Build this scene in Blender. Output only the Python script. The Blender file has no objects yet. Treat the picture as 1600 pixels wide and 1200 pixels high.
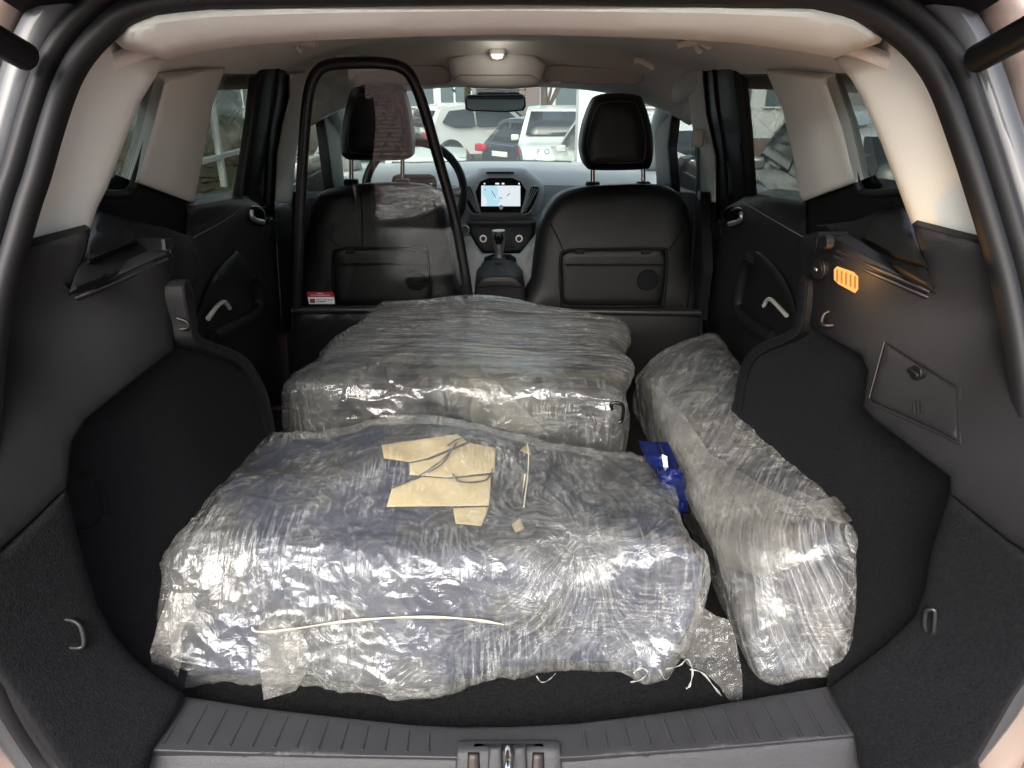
import bpy, bmesh, math, random
import numpy as np
from mathutils import Vector, Matrix
from mathutils.geometry import delaunay_2d_cdt
from mathutils.bvhtree import BVHTree
random.seed(7); np.random.seed(7)
R = math.radians
sc = bpy.context.scene
COL = sc.collection

# ------------------------------------------------------------------ camera
F = 1100.0; CW, CH = 1600.0, 1200.0
CAM = np.array([-0.01, -0.742, 0.855]); PITCH = R(23.36); YAW = R(1.04)
fw = np.array([math.sin(YAW)*math.cos(PITCH), math.cos(YAW)*math.cos(PITCH), -math.sin(PITCH)])
rt = np.array([math.cos(YAW), -math.sin(YAW), 0.0])
up = np.cross(rt, fw)
cd = bpy.data.cameras.new('camera'); co = bpy.data.objects.new('camera', cd); COL.objects.link(co)
cd.sensor_fit = 'HORIZONTAL'; cd.sensor_width = 36.0; cd.lens = 36.0*F/CW; cd.clip_start = 0.02; cd.clip_end = 3000
M = Matrix(((rt[0], up[0], -fw[0], CAM[0]), (rt[1], up[1], -fw[1], CAM[1]), (rt[2], up[2], -fw[2], CAM[2]), (0, 0, 0, 1)))
co.matrix_world = M
sc.camera = co
# ------------------------------------------------------------------ world, sun, exposure
SUN_EL, SUN_AZ = R(34), R(196)          # behind the photographer
w = bpy.data.worlds.new('World'); sc.world = w; w.use_nodes = True
nt = w.node_tree; nt.nodes.clear()
sky = nt.nodes.new('ShaderNodeTexSky'); sky.sky_type = 'NISHITA'; sky.sun_disc = False
sky.sun_elevation = SUN_EL; sky.sun_rotation = SUN_AZ; sky.air_density = 1.0; sky.dust_density = 4.0; sky.ozone_density = 1.0
hs = nt.nodes.new('ShaderNodeHueSaturation'); hs.inputs['Saturation'].default_value = 0.55
bg = nt.nodes.new('ShaderNodeBackground'); bg.inputs['Strength'].default_value = 0.15
ou = nt.nodes.new('ShaderNodeOutputWorld')
nt.links.new(sky.outputs[0], hs.inputs['Color']); nt.links.new(hs.outputs[0], bg.inputs['Color']); nt.links.new(bg.outputs[0], ou.inputs[0])
sl = bpy.data.lights.new('sun', 'SUN'); sl.energy = 1.0; sl.angle = R(75); sl.color = (1.0, 0.995, 0.98)
so = bpy.data.objects.new('sun', sl); COL.objects.link(so)
sd = Vector((math.sin(SUN_AZ)*math.cos(SUN_EL), math.cos(SUN_AZ)*math.cos(SUN_EL), math.sin(SUN_EL)))
so.rotation_euler = sd.to_track_quat('Z', 'Y').to_euler(); so.location = (0, -3, 6)
vs = sc.view_settings; vs.view_transform = 'Standard'; vs.look = 'None'; vs.exposure = 2.12; vs.gamma = 1.0; vs.use_curve_mapping = False
cy = sc.cycles
cy.max_bounces = 9; cy.transparent_max_bounces = 16; cy.diffuse_bounces = 4; cy.glossy_bounces = 4; cy.transmission_bounces = 4
cy.caustics_reflective = False; cy.caustics_refractive = False; cy.sample_clamp_indirect = 6.0; cy.use_denoising = True
try: cy.denoiser = 'OPENIMAGEDENOISE'
except Exception: pass

# ------------------------------------------------------------------ pixel helpers (photo pixels, 1600 x 1200)
def rays(px):
    px = np.asarray(px, float).reshape(-1, 2)
    a = (px[:, 0]-CW/2)/F; b = (CH/2-px[:, 1])/F
    return fw[None] + a[:, None]*rt[None] + b[:, None]*up[None]
def solve(px, f):
    """first hit of each pixel's ray with the surface f(x,y,z)=0"""
    d = rays(px); n = len(d)
    ts = np.linspace(0.3, 7.0, 270)
    lo = np.zeros(n); hi = np.zeros(n); done = np.zeros(n, bool); best = np.full(n, 1.0); bv = np.full(n, 1e9)
    prev = None
    for t in ts:
        p = CAM + d*t; v = f(p[:, 0], p[:, 1], p[:, 2])
        better = np.abs(v) < bv; best[better] = t; bv[better] = np.abs(v)[better]
        if prev is not None:
            cr = (~done) & (np.sign(v) != np.sign(prev))
            lo[cr] = t-(ts[1]-ts[0]); hi[cr] = t; done |= cr
        prev = v
    if not done.all():
        lo[~done] = hi[~done] = best[~done]
        print('WARN: solve missed', (~done).sum(), 'of', n, np.asarray(px)[~done][:3].tolist())
    pl = CAM + d*lo[:, None]; vl = f(pl[:, 0], pl[:, 1], pl[:, 2])
    for _ in range(30):
        m = (lo+hi)/2; p = CAM + d*m[:, None]; v = f(p[:, 0], p[:, 1], p[:, 2])
        same = np.sign(v) == np.sign(vl); lo = np.where(same, m, lo); hi = np.where(same, hi, m)
    return CAM + d*((lo+hi)/2)[:, None]
def PY(Y, slope=0.0, z0=0.5): return lambda x, y, z: y-Y-slope*(z-z0)
def PX(X): return lambda x, y, z: x-X
def PZ(Z): return lambda x, y, z: z-Z
def at(u, v, f): return Vector(solve([(u, v)], f)[0])
def lift(pts, f, h):
    B = solve(pts, f); e = 1e-4; x, y, z = B.T
    n = np.stack([f(x+e, y, z)-f(x-e, y, z), f(x, y+e, z)-f(x, y-e, z), f(x, y, z+e)-f(x, y, z-e)], 1); n /= np.linalg.norm(n, axis=1)[:, None]
    d = B-CAM; d /= np.linalg.norm(d, axis=1)[:, None]
    return B-d*(h/np.maximum(np.abs((d*n).sum(1)), 0.35))[:, None]
def lat(u, v, f, h): return Vector(lift([(u, v)], f, h)[0])
def project(p):
    q = np.asarray(p, float)-CAM
    return (CW/2+F*q.dot(rt)/q.dot(fw), CH/2-F*q.dot(up)/q.dot(fw))

# the cabin's surfaces
def gh(z): return 0.72-0.45*np.maximum(z-0.55, 0)
def GL(x, y, z): return x+gh(z)
def GR(x, y, z): return x-gh(z)
def DSL(x, y, z): return x+gh(z)+0.55*(0.25+0.55*(z-0.75)-y)
def DSR(x, y, z): return -x+gh(z)+0.55*(0.25+0.55*(z-0.75)-y)
def Aw(y): return 0.515+0.15*np.maximum(0, 1-np.maximum(y, -0.1)/0.32)**1.6
def TUB(x, y, z): return (np.abs(x)/Aw(y))**4 + (np.maximum(0.5-z, 0)/0.53)**4 - 1
def _st(a, b, v): q = np.clip((v-a)/(b-a), 0, 1); return q*q*(3-2*q)
def MAINS(x, y, z):
    tgt = gh(z)+0.55*(0.25+0.55*(z-0.75)-y)-0.004; a = Aw(y); k = _st(0.30, 0.60, z)*_st(0.36, 0.14, y)
    return np.abs(x)-(a+(np.maximum(tgt, a)-a)*k)*np.maximum(1e-3, 1-np.minimum((np.maximum(0.5-z, 0)/0.53)**4, 0.999))**0.25
def LEDGE(x, y, z): return z-(0.585+0.5*np.maximum(np.abs(x)-0.55, 0))
def AP(x, y, z):
    s = (z-0.35); sp = 0.5*(s+np.sqrt(s*s+0.01))
    return y-(0.58*sp-0.095+0.22*x*x)
def HEAD(x, y, z): return z-(0.946-0.85*(y-0.28))
def CEILZ(x, y):
    q = np.clip((y-1.55)/0.34, 0, 1); q = q*q*(3-2*q)
    r = np.clip((0.62-y)/0.35, 0, 1)
    return 0.958-0.125*q-0.03*r*r-0.085*np.minimum(np.abs(x)/0.58, 1.2)**3
def CEIL(x, y, z): return z-CEILZ(x, y)

# ------------------------------------------------------------------ object helpers
def tag(o, label=None, cat=None, group=None, kind=None):
    if label: o['label'] = label
    if cat: o['category'] = cat
    if group: o['group'] = group
    if kind: o['kind'] = kind
    return o
def empty(name, loc=(0, 0, 0), rz=0):
    o = bpy.data.objects.new(name, None); COL.objects.link(o); o.location = loc; o.rotation_euler = (0, 0, rz); o.empty_display_size = 0.05
    return o
def link(name, me, mat, parent=None, sharp=38):
    if mat is not None:
        for m_ in (mat if isinstance(mat, (list, tuple)) else [mat]): me.materials.append(m_)
    if sharp is not None and len(me.polygons):
        me.polygons.foreach_set('use_smooth', [True]*len(me.polygons))
        me.set_sharp_from_angle(angle=R(sharp))
    o = bpy.data.objects.new(name, me); COL.objects.link(o)
    if parent is not None: o.parent = parent
    return o
def mesh(name, V, Fc, mat, parent=None, sharp=38, fix=True):
    me = bpy.data.meshes.new(name)
    V = [tuple(map(float, v)) for v in V]
    me.from_pydata(V, [], [tuple(map(int, f)) for f in Fc]); me.update()
    if fix:
        bm = bmesh.new(); bm.from_mesh(me); bmesh.ops.recalc_face_normals(bm, faces=bm.faces); bm.to_mesh(me); bm.free()
    return link(name, me, mat, parent, sharp)
def bevel(o, wdt=0.004, seg=2, ang=35):
    m = o.modifiers.new('bevel', 'BEVEL'); m.width = wdt; m.segments = seg; m.limit_method = 'ANGLE'; m.angle_limit = R(ang); m.harden_normals = False
    return o
def box(name, c, s, mat, parent=None, bv=0.004, rot=None, taper=1.0):
    V = []
    for dz in (-1, 1):
        k = taper if dz > 0 else 1.0
        for dx, dy in ((-1, -1), (1, -1), (1, 1), (-1, 1)):
            v = Vector((dx*s[0]/2*k, dy*s[1]/2*k, dz*s[2]/2))
            if rot is not None: v = rot @ v
            V.append(Vector(c)+v)
    Fc = [(3, 2, 1, 0), (4, 5, 6, 7), (0, 1, 5, 4), (1, 2, 6, 5), (2, 3, 7, 6), (3, 0, 4, 7)]
    o = mesh(name, V, Fc, mat, parent)
    if bv: bevel(o, bv)
    return o
def crom(pts, n=8, closed=False):
    P = [np.asarray(p, float) for p in pts]; N = len(P); out = []
    rng = range(N) if closed else range(N-1)
    for i in rng:
        if closed: p0, p1, p2, p3 = P[(i-1) % N], P[i], P[(i+1) % N], P[(i+2) % N]
        else: p0, p1, p2, p3 = P[max(i-1, 0)], P[i], P[i+1], P[min(i+2, N-1)]
        for k in range(n):
            t = k/n
            out.append(0.5*((2*p1)+(-p0+p2)*t+(2*p0-5*p1+4*p2-p3)*t*t+(-p0+3*p1-3*p2+p3)*t**3))
    if not closed: out.append(P[-1])
    return np.array(out)
def tube(name, pts, r, mat, parent=None, seg=10, closed=False, flat=1.0, caps=True):
    P = [Vector(p) for p in pts]; N = len(P); V = []; Fc = []
    rr = r if hasattr(r, '__len__') else [r]*N
    nrm = None
    for i in range(N):
        if closed: t = (P[(i+1) % N]-P[i-1]).normalized()
        else: t = (P[min(i+1, N-1)]-P[max(i-1, 0)]).normalized()
        if nrm is None:
            a = Vector((0, 0, 1)) if abs(t.z) < 0.9 else Vector((0, 1, 0))
            nrm = (a-t*a.dot(t)).normalized()
        else: nrm = (nrm-t*nrm.dot(t)).normalized()
        b = t.cross(nrm)
        for k in range(seg):
            an = 2*math.pi*k/seg
            V.append(P[i]+nrm*math.cos(an)*rr[i]+b*math.sin(an)*rr[i]*flat)
    for i in range(N if closed else N-1):
        j = (i+1) % N
        for k in range(seg):
            l = (k+1) % seg
            Fc.append((i*seg+k, i*seg+l, j*seg+l, j*seg+k))
    if not closed and caps:
        Fc.append(tuple(range(seg))[::-1]); Fc.append(tuple((N-1)*seg+k for k in range(seg)))
    return mesh(name, V, Fc, mat, parent, sharp=50)
def disc(name, c, nrm, r, depth, mat, parent=None, seg=20, rx=None):
    """a short cylinder with its axis along nrm"""
    n = Vector(nrm).normalized(); q = n.to_track_quat('Z', 'Y'); V = []; Fc = []
    prof = [(0, -depth/2), (r, -depth/2), (r, depth/2-r*0.08), (r*0.92, depth/2), (0, depth/2)]
    for (pr, pz) in prof[1:-1]:
        for k in range(seg):
            a = 2*math.pi*k/seg
            V.append(Vector(c)+q @ Vector((pr*math.cos(a)*(rx or 1), pr*math.sin(a), pz)))
    m = len(prof)-2
    for i in range(m-1):
        for k in range(seg):
            l = (k+1) % seg; Fc.append((i*seg+k, i*seg+l, (i+1)*seg+l, (i+1)*seg+k))
    Fc.append(tuple(range(seg))[::-1]); Fc.append(tuple((m-1)*seg+k for k in range(seg)))
    return mesh(name, V, Fc, mat, parent)

# ---- value noise
def _h(ix, iy, iz):
    n = (ix*374761393+iy*668265263+iz*2147483647+ix*iz*1274126177) & 0xffffffff
    n = ((n ^ (n >> 13))*1274126177) & 0xffffffff
    n = (n ^ (n >> 16)) & 0xffffffff
    return n.astype(np.float64)/2147483647.5-1.0
def vn(P):
    P = np.asarray(P, float); I = np.floor(P).astype(np.int64); f = P-I; f = f*f*f*(f*(f*6-15)+10)
    x, y, z = I[:, 0], I[:, 1], I[:, 2]; u, v, s = f[:, 0], f[:, 1], f[:, 2]
    def c(a, b, d): return _h(x+a, y+b, z+d)
    return ((c(0, 0, 0)*(1-u)+c(1, 0, 0)*u)*(1-v)+(c(0, 1, 0)*(1-u)+c(1, 1, 0)*u)*v)*(1-s) + ((c(0, 0, 1)*(1-u)+c(1, 0, 1)*u)*(1-v)+(c(0, 1, 1)*(1-u)+c(1, 1, 1)*u)*v)*s
def fbm(P, o=3):
    r = 0; a = 1.0
    for i in range(o): r = r+a*vn(np.asarray(P)*(2.03**i)+17.3*i); a *= 0.5
    return r
def ridge(P, o=2):
    r = 0; a = 1.0
    for i in range(o): r = r+a*(1-np.abs(vn(np.asarray(P)*(2.1**i)+11.7*i)))**3; a *= 0.5
    return r

def inpoly(p, poly):
    x, y = p[:, 0], p[:, 1]; ins = np.zeros(len(p), bool); n = len(poly); j = n-1
    for i in range(n):
        xi, yi = poly[i]; xj, yj = poly[j]
        c = ((yi > y) != (yj > y)) & (x < (xj-xi)*(y-yi)/(yj-yi+1e-12)+xi); ins ^= c; j = i
    return ins
def bdist(p, poly):
    d = np.full(len(p), 1e9); n = len(poly)
    for i in range(n):
        a = np.asarray(poly[i], float); b = np.asarray(poly[(i+1) % n], float); ab = b-a; L = ab.dot(ab)+1e-12
        t = np.clip(((p-a) @ ab)/L, 0, 1); q = a+t[:, None]*ab; d = np.minimum(d, np.hypot(*(p-q).T))
    return d
def patch(name, poly, surf, mat, parent=None, thick=0.01, crown=0.0, cpx=12, step=16, smooth=0, off=0.0, wob=0.0, wobf=12.0, bvh=None, sharp=45, fold=None):
    """a moulded panel: its outline (photo pixels) is put on a surface of the cabin, given thickness and rounded edges"""
    P = np.asarray(poly, float)
    if smooth: P = crom(P, smooth, closed=True)
    ring = []
    for i in range(len(P)):
        a, b = P[i], P[(i+1) % len(P)]; n = max(1, int(math.ceil(np.hypot(*(b-a))/step)))
        for k in range(n): ring.append(a+(b-a)*k/n)
    ring = np.array(ring); nb = len(ring)
    lo, hi = ring.min(0), ring.max(0)
    gx, gy = np.meshgrid(np.arange(lo[0]+step/2, hi[0], step), np.arange(lo[1]+step/2, hi[1], step))
    G = np.stack([gx.ravel(), gy.ravel()], 1)
    if len(G): G = G[inpoly(G, ring)]
    if len(G): G = G[bdist(G, ring) > (0.45*step if not crown else max(0.45*step, cpx*0.9))]
    if crown:
        T = np.roll(ring, -1, 0)-np.roll(ring, 1, 0); Nn = np.stack([-T[:, 1], T[:, 0]], 1); Nn /= (np.hypot(Nn[:, 0], Nn[:, 1])[:, None]+1e-9)
        for q in (0.06, 0.25, 0.6):
            for s in (1, -1):
                c = ring+Nn*s*q*cpx; ok = inpoly(c, ring); c = c[ok]
                if len(c):
                    c = c[bdist(c, ring) > q*cpx*0.85]
                    if len(c): G = np.concatenate([G, c]) if len(G) else c
    pts = np.concatenate([ring, G]) if len(G) else ring
    co_, ed, fa, ov, oe, of = delaunay_2d_cdt([Vector((float(p[0]), float(p[1]))) for p in pts], [], [list(range(nb))], 1, 1e-4)
    pp = np.array([[c.x, c.y] for c in co_])
    if bvh is not None:
        D = rays(pp); base = np.zeros((len(pp), 3)); nr = np.zeros((len(pp), 3))
        for i in range(len(pp)):
            h = bvh.ray_cast(Vector(CAM), Vector(D[i]).normalized())
            if h[0] is None: h = bvh.find_nearest(Vector(CAM+D[i]*1.2))
            base[i] = h[0]; nr[i] = h[1]
    else:
        base = solve(pp, surf); e = 1e-4; x, y, z = base.T
        nr = np.stack([surf(x+e, y, z)-surf(x-e, y, z), surf(x, y+e, z)-surf(x, y-e, z), surf(x, y, z+e)-surf(x, y, z-e)], 1)
    nr /= (np.linalg.norm(nr, axis=1)[:, None]+1e-12)
    nr *= np.sign(((CAM-base)*nr).sum(1))[:, None]
    o_ = np.zeros(len(pp))
    if crown:
        d = np.clip(bdist(pp, ring)/cpx, 0, 1); o_ = crown*np.sqrt(np.maximum(0, 1-(1-d)**2))
    if wob: o_ = o_+wob*fbm(base*wobf, 3)
    if fold is not None: o_ = o_+fold(base, pp)
    dv = base-CAM; dv /= np.linalg.norm(dv, axis=1)[:, None]; cs_ = np.maximum(np.abs((dv*nr).sum(1)), 0.35)
    fr = base-dv*((o_-off)/cs_)[:, None]; bk = base-nr*(off+thick)
    n = len(pp); V = np.concatenate([fr, bk]); Fc = []
    from collections import Counter
    cnt = Counter()
    for f_ in fa:
        Fc.append(tuple(f_)); Fc.append(tuple(i+n for i in reversed(f_)))
        for k in range(len(f_)): cnt[(f_[k], f_[(k+1) % len(f_)])] += 1
    for (i, j) in list(cnt):
        if (j, i) not in cnt: Fc.append((j, i, i+n, j+n))
    return mesh(name, V, Fc, mat, parent, sharp=sharp)

# ------------------------------------------------------------------ materials
MATS = {}
def nmat(name):
    m = bpy.data.materials.new(name); m.use_nodes = True; t = m.node_tree; t.nodes.clear()
    o = t.nodes.new('ShaderNodeOutputMaterial'); MATS[name] = m
    return m, t, o
def N(t, kind, **kw):
    n = t.nodes.new(kind)
    for k, v in kw.items():
        if k.startswith('i_'): n.inputs[k[2:].replace('_', ' ')].default_value = v
        else: setattr(n, k, v)
    return n
def pmat(name, col, rough=0.5, metal=0.0, spec=0.5, bump=0.0, bscale=400.0, var=0.0, vscale=6.0, coat=0.0, sheen=0.0, rvar=0.0, detail=3.0):
    m, t, o = nmat(name)
    p = N(t, 'ShaderNodeBsdfPrincipled'); t.links.new(p.outputs[0], o.inputs[0])
    p.inputs['Base Color'].default_value = (*col, 1); p.inputs['Roughness'].default_value = rough; p.inputs['Metallic'].default_value = metal
    p.inputs['Specular IOR Level'].default_value = spec; p.inputs['Coat Weight'].default_value = coat; p.inputs['Sheen Weight'].default_value = sheen
    tc = N(t, 'ShaderNodeTexCoord')
    if var or rvar:
        nz = N(t, 'ShaderNodeTexNoise'); nz.inputs['Scale'].default_value = vscale; nz.inputs['Detail'].default_value = 5; nz.inputs['Roughness'].default_value = 0.65
        t.links.new(tc.outputs['Object'], nz.inputs['Vector'])
        if var:
            mp = N(t, 'ShaderNodeMapRange'); mp.inputs['From Min'].default_value = 0.3; mp.inputs['From Max'].default_value = 0.7; mp.inputs['To Min'].default_value = 1-var; mp.inputs['To Max'].default_value = 1+var
            t.links.new(nz.outputs['Fac'], mp.inputs['Value'])
            mx = N(t, 'ShaderNodeVectorMath', operation='SCALE'); mx.inputs[0].default_value = col; t.links.new(mp.outputs[0], mx.inputs['Scale'])
            t.links.new(mx.outputs[0], p.inputs['Base Color'])
        if rvar:
            mr = N(t, 'ShaderNodeMapRange'); mr.inputs['From Min'].default_value = 0.3; mr.inputs['From Max'].default_value = 0.7; mr.inputs['To Min'].default_value = max(0.02, rough-rvar); mr.inputs['To Max'].default_value = min(1, rough+rvar)
            t.links.new(nz.outputs['Fac'], mr.inputs['Value']); t.links.new(mr.outputs[0], p.inputs['Roughness'])
    if bump:
        n2 = N(t, 'ShaderNodeTexNoise'); n2.inputs['Scale'].default_value = bscale; n2.inputs['Detail'].default_value = detail
        t.links.new(tc.outputs['Object'], n2.inputs['Vector'])
        b = N(t, 'ShaderNodeBump'); b.inputs['Strength'].default_value = bump; b.inputs['Distance'].default_value = 0.002
        t.links.new(n2.outputs['Fac'], b.inputs['Height']); t.links.new(b.outputs[0], p.inputs['Normal'])
    return m
def glassmat(name, tint, refl=1.5, rough=0.0, solid=True):
    m, t, o = nmat(name)
    tr = N(t, 'ShaderNodeBsdfTransparent'); tr.inputs[0].default_value = (*tint, 1)
    gl = N(t, 'ShaderNodeBsdfGlossy'); gl.inputs['Roughness'].default_value = rough; gl.inputs['Color'].default_value = (1, 1, 1, 1)
    fr = N(t, 'ShaderNodeFresnel'); fr.inputs['IOR'].default_value = refl
    mx = N(t, 'ShaderNodeMixShader')
    ge = N(t, 'ShaderNodeNewGeometry'); iv = N(t, 'ShaderNodeMath', operation='SUBTRACT'); iv.inputs[0].default_value = 1.0; t.links.new(ge.outputs['Backfacing'], iv.inputs[1])
    ff = N(t, 'ShaderNodeMath', operation='MULTIPLY'); t.links.new(fr.outputs[0], ff.inputs[0]); t.links.new(iv.outputs[0], ff.inputs[1])
    if solid:       # a sheet with two faces is tinted once, where the ray enters it
        mc = N(t, 'ShaderNodeMix', data_type='RGBA'); mc.inputs[6].default_value = (*tint, 1); mc.inputs[7].default_value = (1, 1, 1, 1); t.links.new(ge.outputs['Backfacing'], mc.inputs[0]); t.links.new(mc.outputs[2], tr.inputs[0])
    t.links.new(ff.outputs[0], mx.inputs[0]); t.links.new(tr.outputs[0], mx.inputs[1]); t.links.new(gl.outputs[0], mx.inputs[2]); t.links.new(mx.outputs[0], o.inputs[0])
    return m
def emat(name, col, s):
    m, t, o = nmat(name); e = N(t, 'ShaderNodeEmission'); e.inputs[0].default_value = (*col, 1); e.inputs[1].default_value = s
    t.links.new(e.outputs[0], o.inputs[0]); return m

def lint(m, dens=150.0, thr=0.10, col=(0.10, 0.10, 0.10)):
    t = m.node_tree; p = next(n for n in t.nodes if n.type == 'BSDF_PRINCIPLED'); tc = N(t, 'ShaderNodeTexCoord')
    vo = N(t, 'ShaderNodeTexVoronoi'); vo.inputs['Scale'].default_value = dens; t.links.new(tc.outputs['Object'], vo.inputs['Vector'])
    a = N(t, 'ShaderNodeMath', operation='LESS_THAN'); t.links.new(vo.outputs['Distance'], a.inputs[0]); a.inputs[1].default_value = 0.16
    sp = N(t, 'ShaderNodeSeparateColor'); t.links.new(vo.outputs['Color'], sp.inputs[0]); b = N(t, 'ShaderNodeMath', operation='LESS_THAN'); t.links.new(sp.outputs[0], b.inputs[0]); b.inputs[1].default_value = thr
    nz = N(t, 'ShaderNodeTexNoise'); nz.inputs['Scale'].default_value = 3.0; t.links.new(tc.outputs['Object'], nz.inputs['Vector']); g = N(t, 'ShaderNodeMapRange'); g.inputs['From Min'].default_value = 0.45; g.inputs['From Max'].default_value = 0.65; t.links.new(nz.outputs['Fac'], g.inputs['Value'])
    c = N(t, 'ShaderNodeMath', operation='MULTIPLY'); t.links.new(a.outputs[0], c.inputs[0]); t.links.new(b.outputs[0], c.inputs[1]); d = N(t, 'ShaderNodeMath', operation='MULTIPLY'); t.links.new(c.outputs[0], d.inputs[0]); t.links.new(g.outputs[0], d.inputs[1])
    # broad dust film
    mx = N(t, 'ShaderNodeMix', data_type='RGBA'); t.links.new(d.outputs[0], mx.inputs[0]); mx.inputs[7].default_value = (*col, 1)
    l = p.inputs['Base Color'].links
    if l: t.links.new(l[0].from_socket, mx.inputs[6])
    else: mx.inputs[6].default_value = p.inputs['Base Color'].default_value
    t.links.new(mx.outputs[2], p.inputs['Base Color'])
CREAM = pmat('cream_trim', (0.67, 0.68, 0.63), 0.62, spec=0.35, bump=0.25, bscale=700, var=0.03, vscale=4)
LINER = pmat('headliner_cloth', (0.80, 0.80, 0.76), 0.9, spec=0.1, bump=0.3, bscale=900, var=0.04, vscale=9)
DARKP = pmat('charcoal_plastic', (0.006, 0.0062, 0.0067), 0.58, spec=0.2, bump=0.35, bscale=600, var=0.10, vscale=5, rvar=0.06)
DARKP2 = pmat('slate_plastic', (0.0072, 0.0073, 0.0078), 0.6, spec=0.18, bump=0.22, bscale=520, var=0.16, vscale=14, rvar=0.06)
BLACKP = pmat('black_plastic', (0.005, 0.005, 0.0056), 0.45, spec=0.4, bump=0.2, bscale=500)
BLACKG = pmat('gloss_black', (0.006, 0.006, 0.007), 0.12, spec=0.5)
LEATHER = pmat('black_leather', (0.010, 0.010, 0.0105), 0.42, spec=0.45, bump=0.5, bscale=350, var=0.1, rvar=0.05)
CARPET = pmat('black_carpet', (0.0056, 0.0057, 0.0066), 0.95, spec=0.08, bump=1.0, bscale=420, var=0.55, vscale=230, sheen=0.02)
FLOORC = pmat('floor_carpet', (0.0058, 0.0058, 0.0062), 0.95, spec=0.08, bump=1.0, bscale=400, var=0.85, vscale=210, sheen=0.02)
lint(CARPET, 190, 0.05, (0.03, 0.03, 0.03)); lint(FLOORC, 210, 0.10, (0.035, 0.035, 0.035)); lint(DARKP2, 120, 0.02, (0.02, 0.02, 0.02))
RUBBER = pmat('black_rubber', (0.007, 0.007, 0.008), 0.55, spec=0.35, var=0.15, vscale=8)
SILLM = pmat('sill_plastic', (0.021, 0.021, 0.024), 0.5, spec=0.45, bump=0.45, bscale=800, var=0.06, vscale=30, rvar=0.05)
CHROME = pmat('chrome', (0.7, 0.7, 0.7), 0.15, metal=1.0)
SATIN = pmat('satin_silver', (0.55, 0.55, 0.54), 0.35, metal=0.8)
STEEL = pmat('black_steel', (0.012, 0.012, 0.013), 0.35, spec=0.5)
PAINT = pmat('bronze_paint', (0.30, 0.235, 0.205), 0.35, metal=0.35, spec=0.5, coat=0.6, var=0.04, vscale=2)
GUTTER = pmat('gutter_paint', (0.050, 0.052, 0.057), 0.5, metal=0.2, spec=0.5, coat=0.3, var=0.05)
DASHM = pmat('dash_plastic', (0.42, 0.445, 0.435), 0.5, spec=0.4, bump=0.3, bscale=500, var=0.06)
VISOR = pmat('visor_cloth', (0.52, 0.50, 0.46), 0.85, spec=0.1, bump=0.2, bscale=700)
THREAD = pmat('stitch_thread', (0.16, 0.16, 0.16), 0.8)
PRIV = glassmat('privacy_glass', (0.19, 0.215, 0.195), 1.38)
CLEAR = glassmat('clear_glass', (0.42, 0.47, 0.445), 1.40)
PANE = glassmat('partition_pane', (0.84, 0.86, 0.84), 1.62)
SCREEN = glassmat('windscreen_glass', (0.50, 0.55, 0.525), 1.40, solid=False)
WHITEP = pmat('white_paint', (0.78, 0.80, 0.78), 0.4, coat=0.3, var=0.02)
AMBER = emat('amber_lamp', (1.0, 0.46, 0.13), 0.30)
LAMPW = emat('dome_bulb', (1.0, 0.90, 0.70), 0.35)
SCREENB = BLACKG

# ================================================================== ground and setting
def ground():
    xs = np.concatenate([np.linspace(-600, -40, 8), np.linspace(-30, 30, 31), np.linspace(40, 600, 8)])
    ys = np.concatenate([np.linspace(-600, -30, 8), np.linspace(-25, 3.4, 15), np.linspace(3.6, 6.2, 6), np.linspace(8, 40, 9), np.linspace(60, 900, 8)])
    V = []; Fc = []
    for y in ys:
        for x in xs:
            q = min(max((y-3.6)/2.6, 0), 1); q = q*q*(3-2*q); V.append((x, y, -0.72-0.65*q))
    n = len(xs)
    for j in range(len(ys)-1):
        for i in range(n-1): Fc.append((j*n+i, j*n+i+1, (j+1)*n+i+1, (j+1)*n+i))
    m, t, o = nmat('block_paving')
    p = N(t, 'ShaderNodeBsdfPrincipled'); t.links.new(p.outputs[0], o.inputs[0]); p.inputs['Roughness'].default_value = 0.85
    tc = N(t, 'ShaderNodeTexCoord')
    wn = N(t, 'ShaderNodeTexNoise'); wn.inputs['Scale'].default_value = 1.5; t.links.new(tc.outputs['Object'], wn.inputs['Vector'])
    br = N(t, 'ShaderNodeTexBrick'); br.inputs['Scale'].default_value = 2.0; br.inputs['Mortar Size'].default_value = 0.035
    br.inputs['Color1'].default_value = (0.185, 0.11, 0.09, 1); br.inputs['Color2'].default_value = (0.25, 0.155, 0.128, 1); br.inputs['Mortar'].default_value = (0.035, 0.026, 0.023, 1)
    t.links.new(tc.outputs['Object'], br.inputs['Vector'])
    nz = N(t, 'ShaderNodeTexNoise'); nz.inputs['Scale'].default_value = 0.7; nz.inputs['Detail'].default_value = 6; t.links.new(tc.outputs['Object'], nz.inputs['Vector'])
    mr = N(t, 'ShaderNodeMapRange'); mr.inputs['To Min'].default_value = 0.7; mr.inputs['To Max'].default_value = 1.25; t.links.new(nz.outputs['Fac'], mr.inputs['Value'])
    sc_ = N(t, 'ShaderNodeVectorMath', operation='SCALE'); t.links.new(br.outputs['Color'], sc_.inputs[0]); t.links.new(mr.outputs[0], sc_.inputs['Scale'])
    t.links.new(sc_.outputs[0], p.inputs['Base Color'])
    bp = N(t, 'ShaderNodeBump'); bp.inputs['Strength'].default_value = 0.5; bp.inputs['Distance'].default_value = 0.01; t.links.new(br.outputs['Fac'], bp.inputs['Height']); bp.invert = True
    t.links.new(bp.outputs[0], p.inputs['Normal'])
    g = mesh('ground', V, Fc, m, None, fix=False); tag(g, 'reddish brown block paving of the car park', None, None, 'structure')
ground()
exec_parts = []

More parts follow.
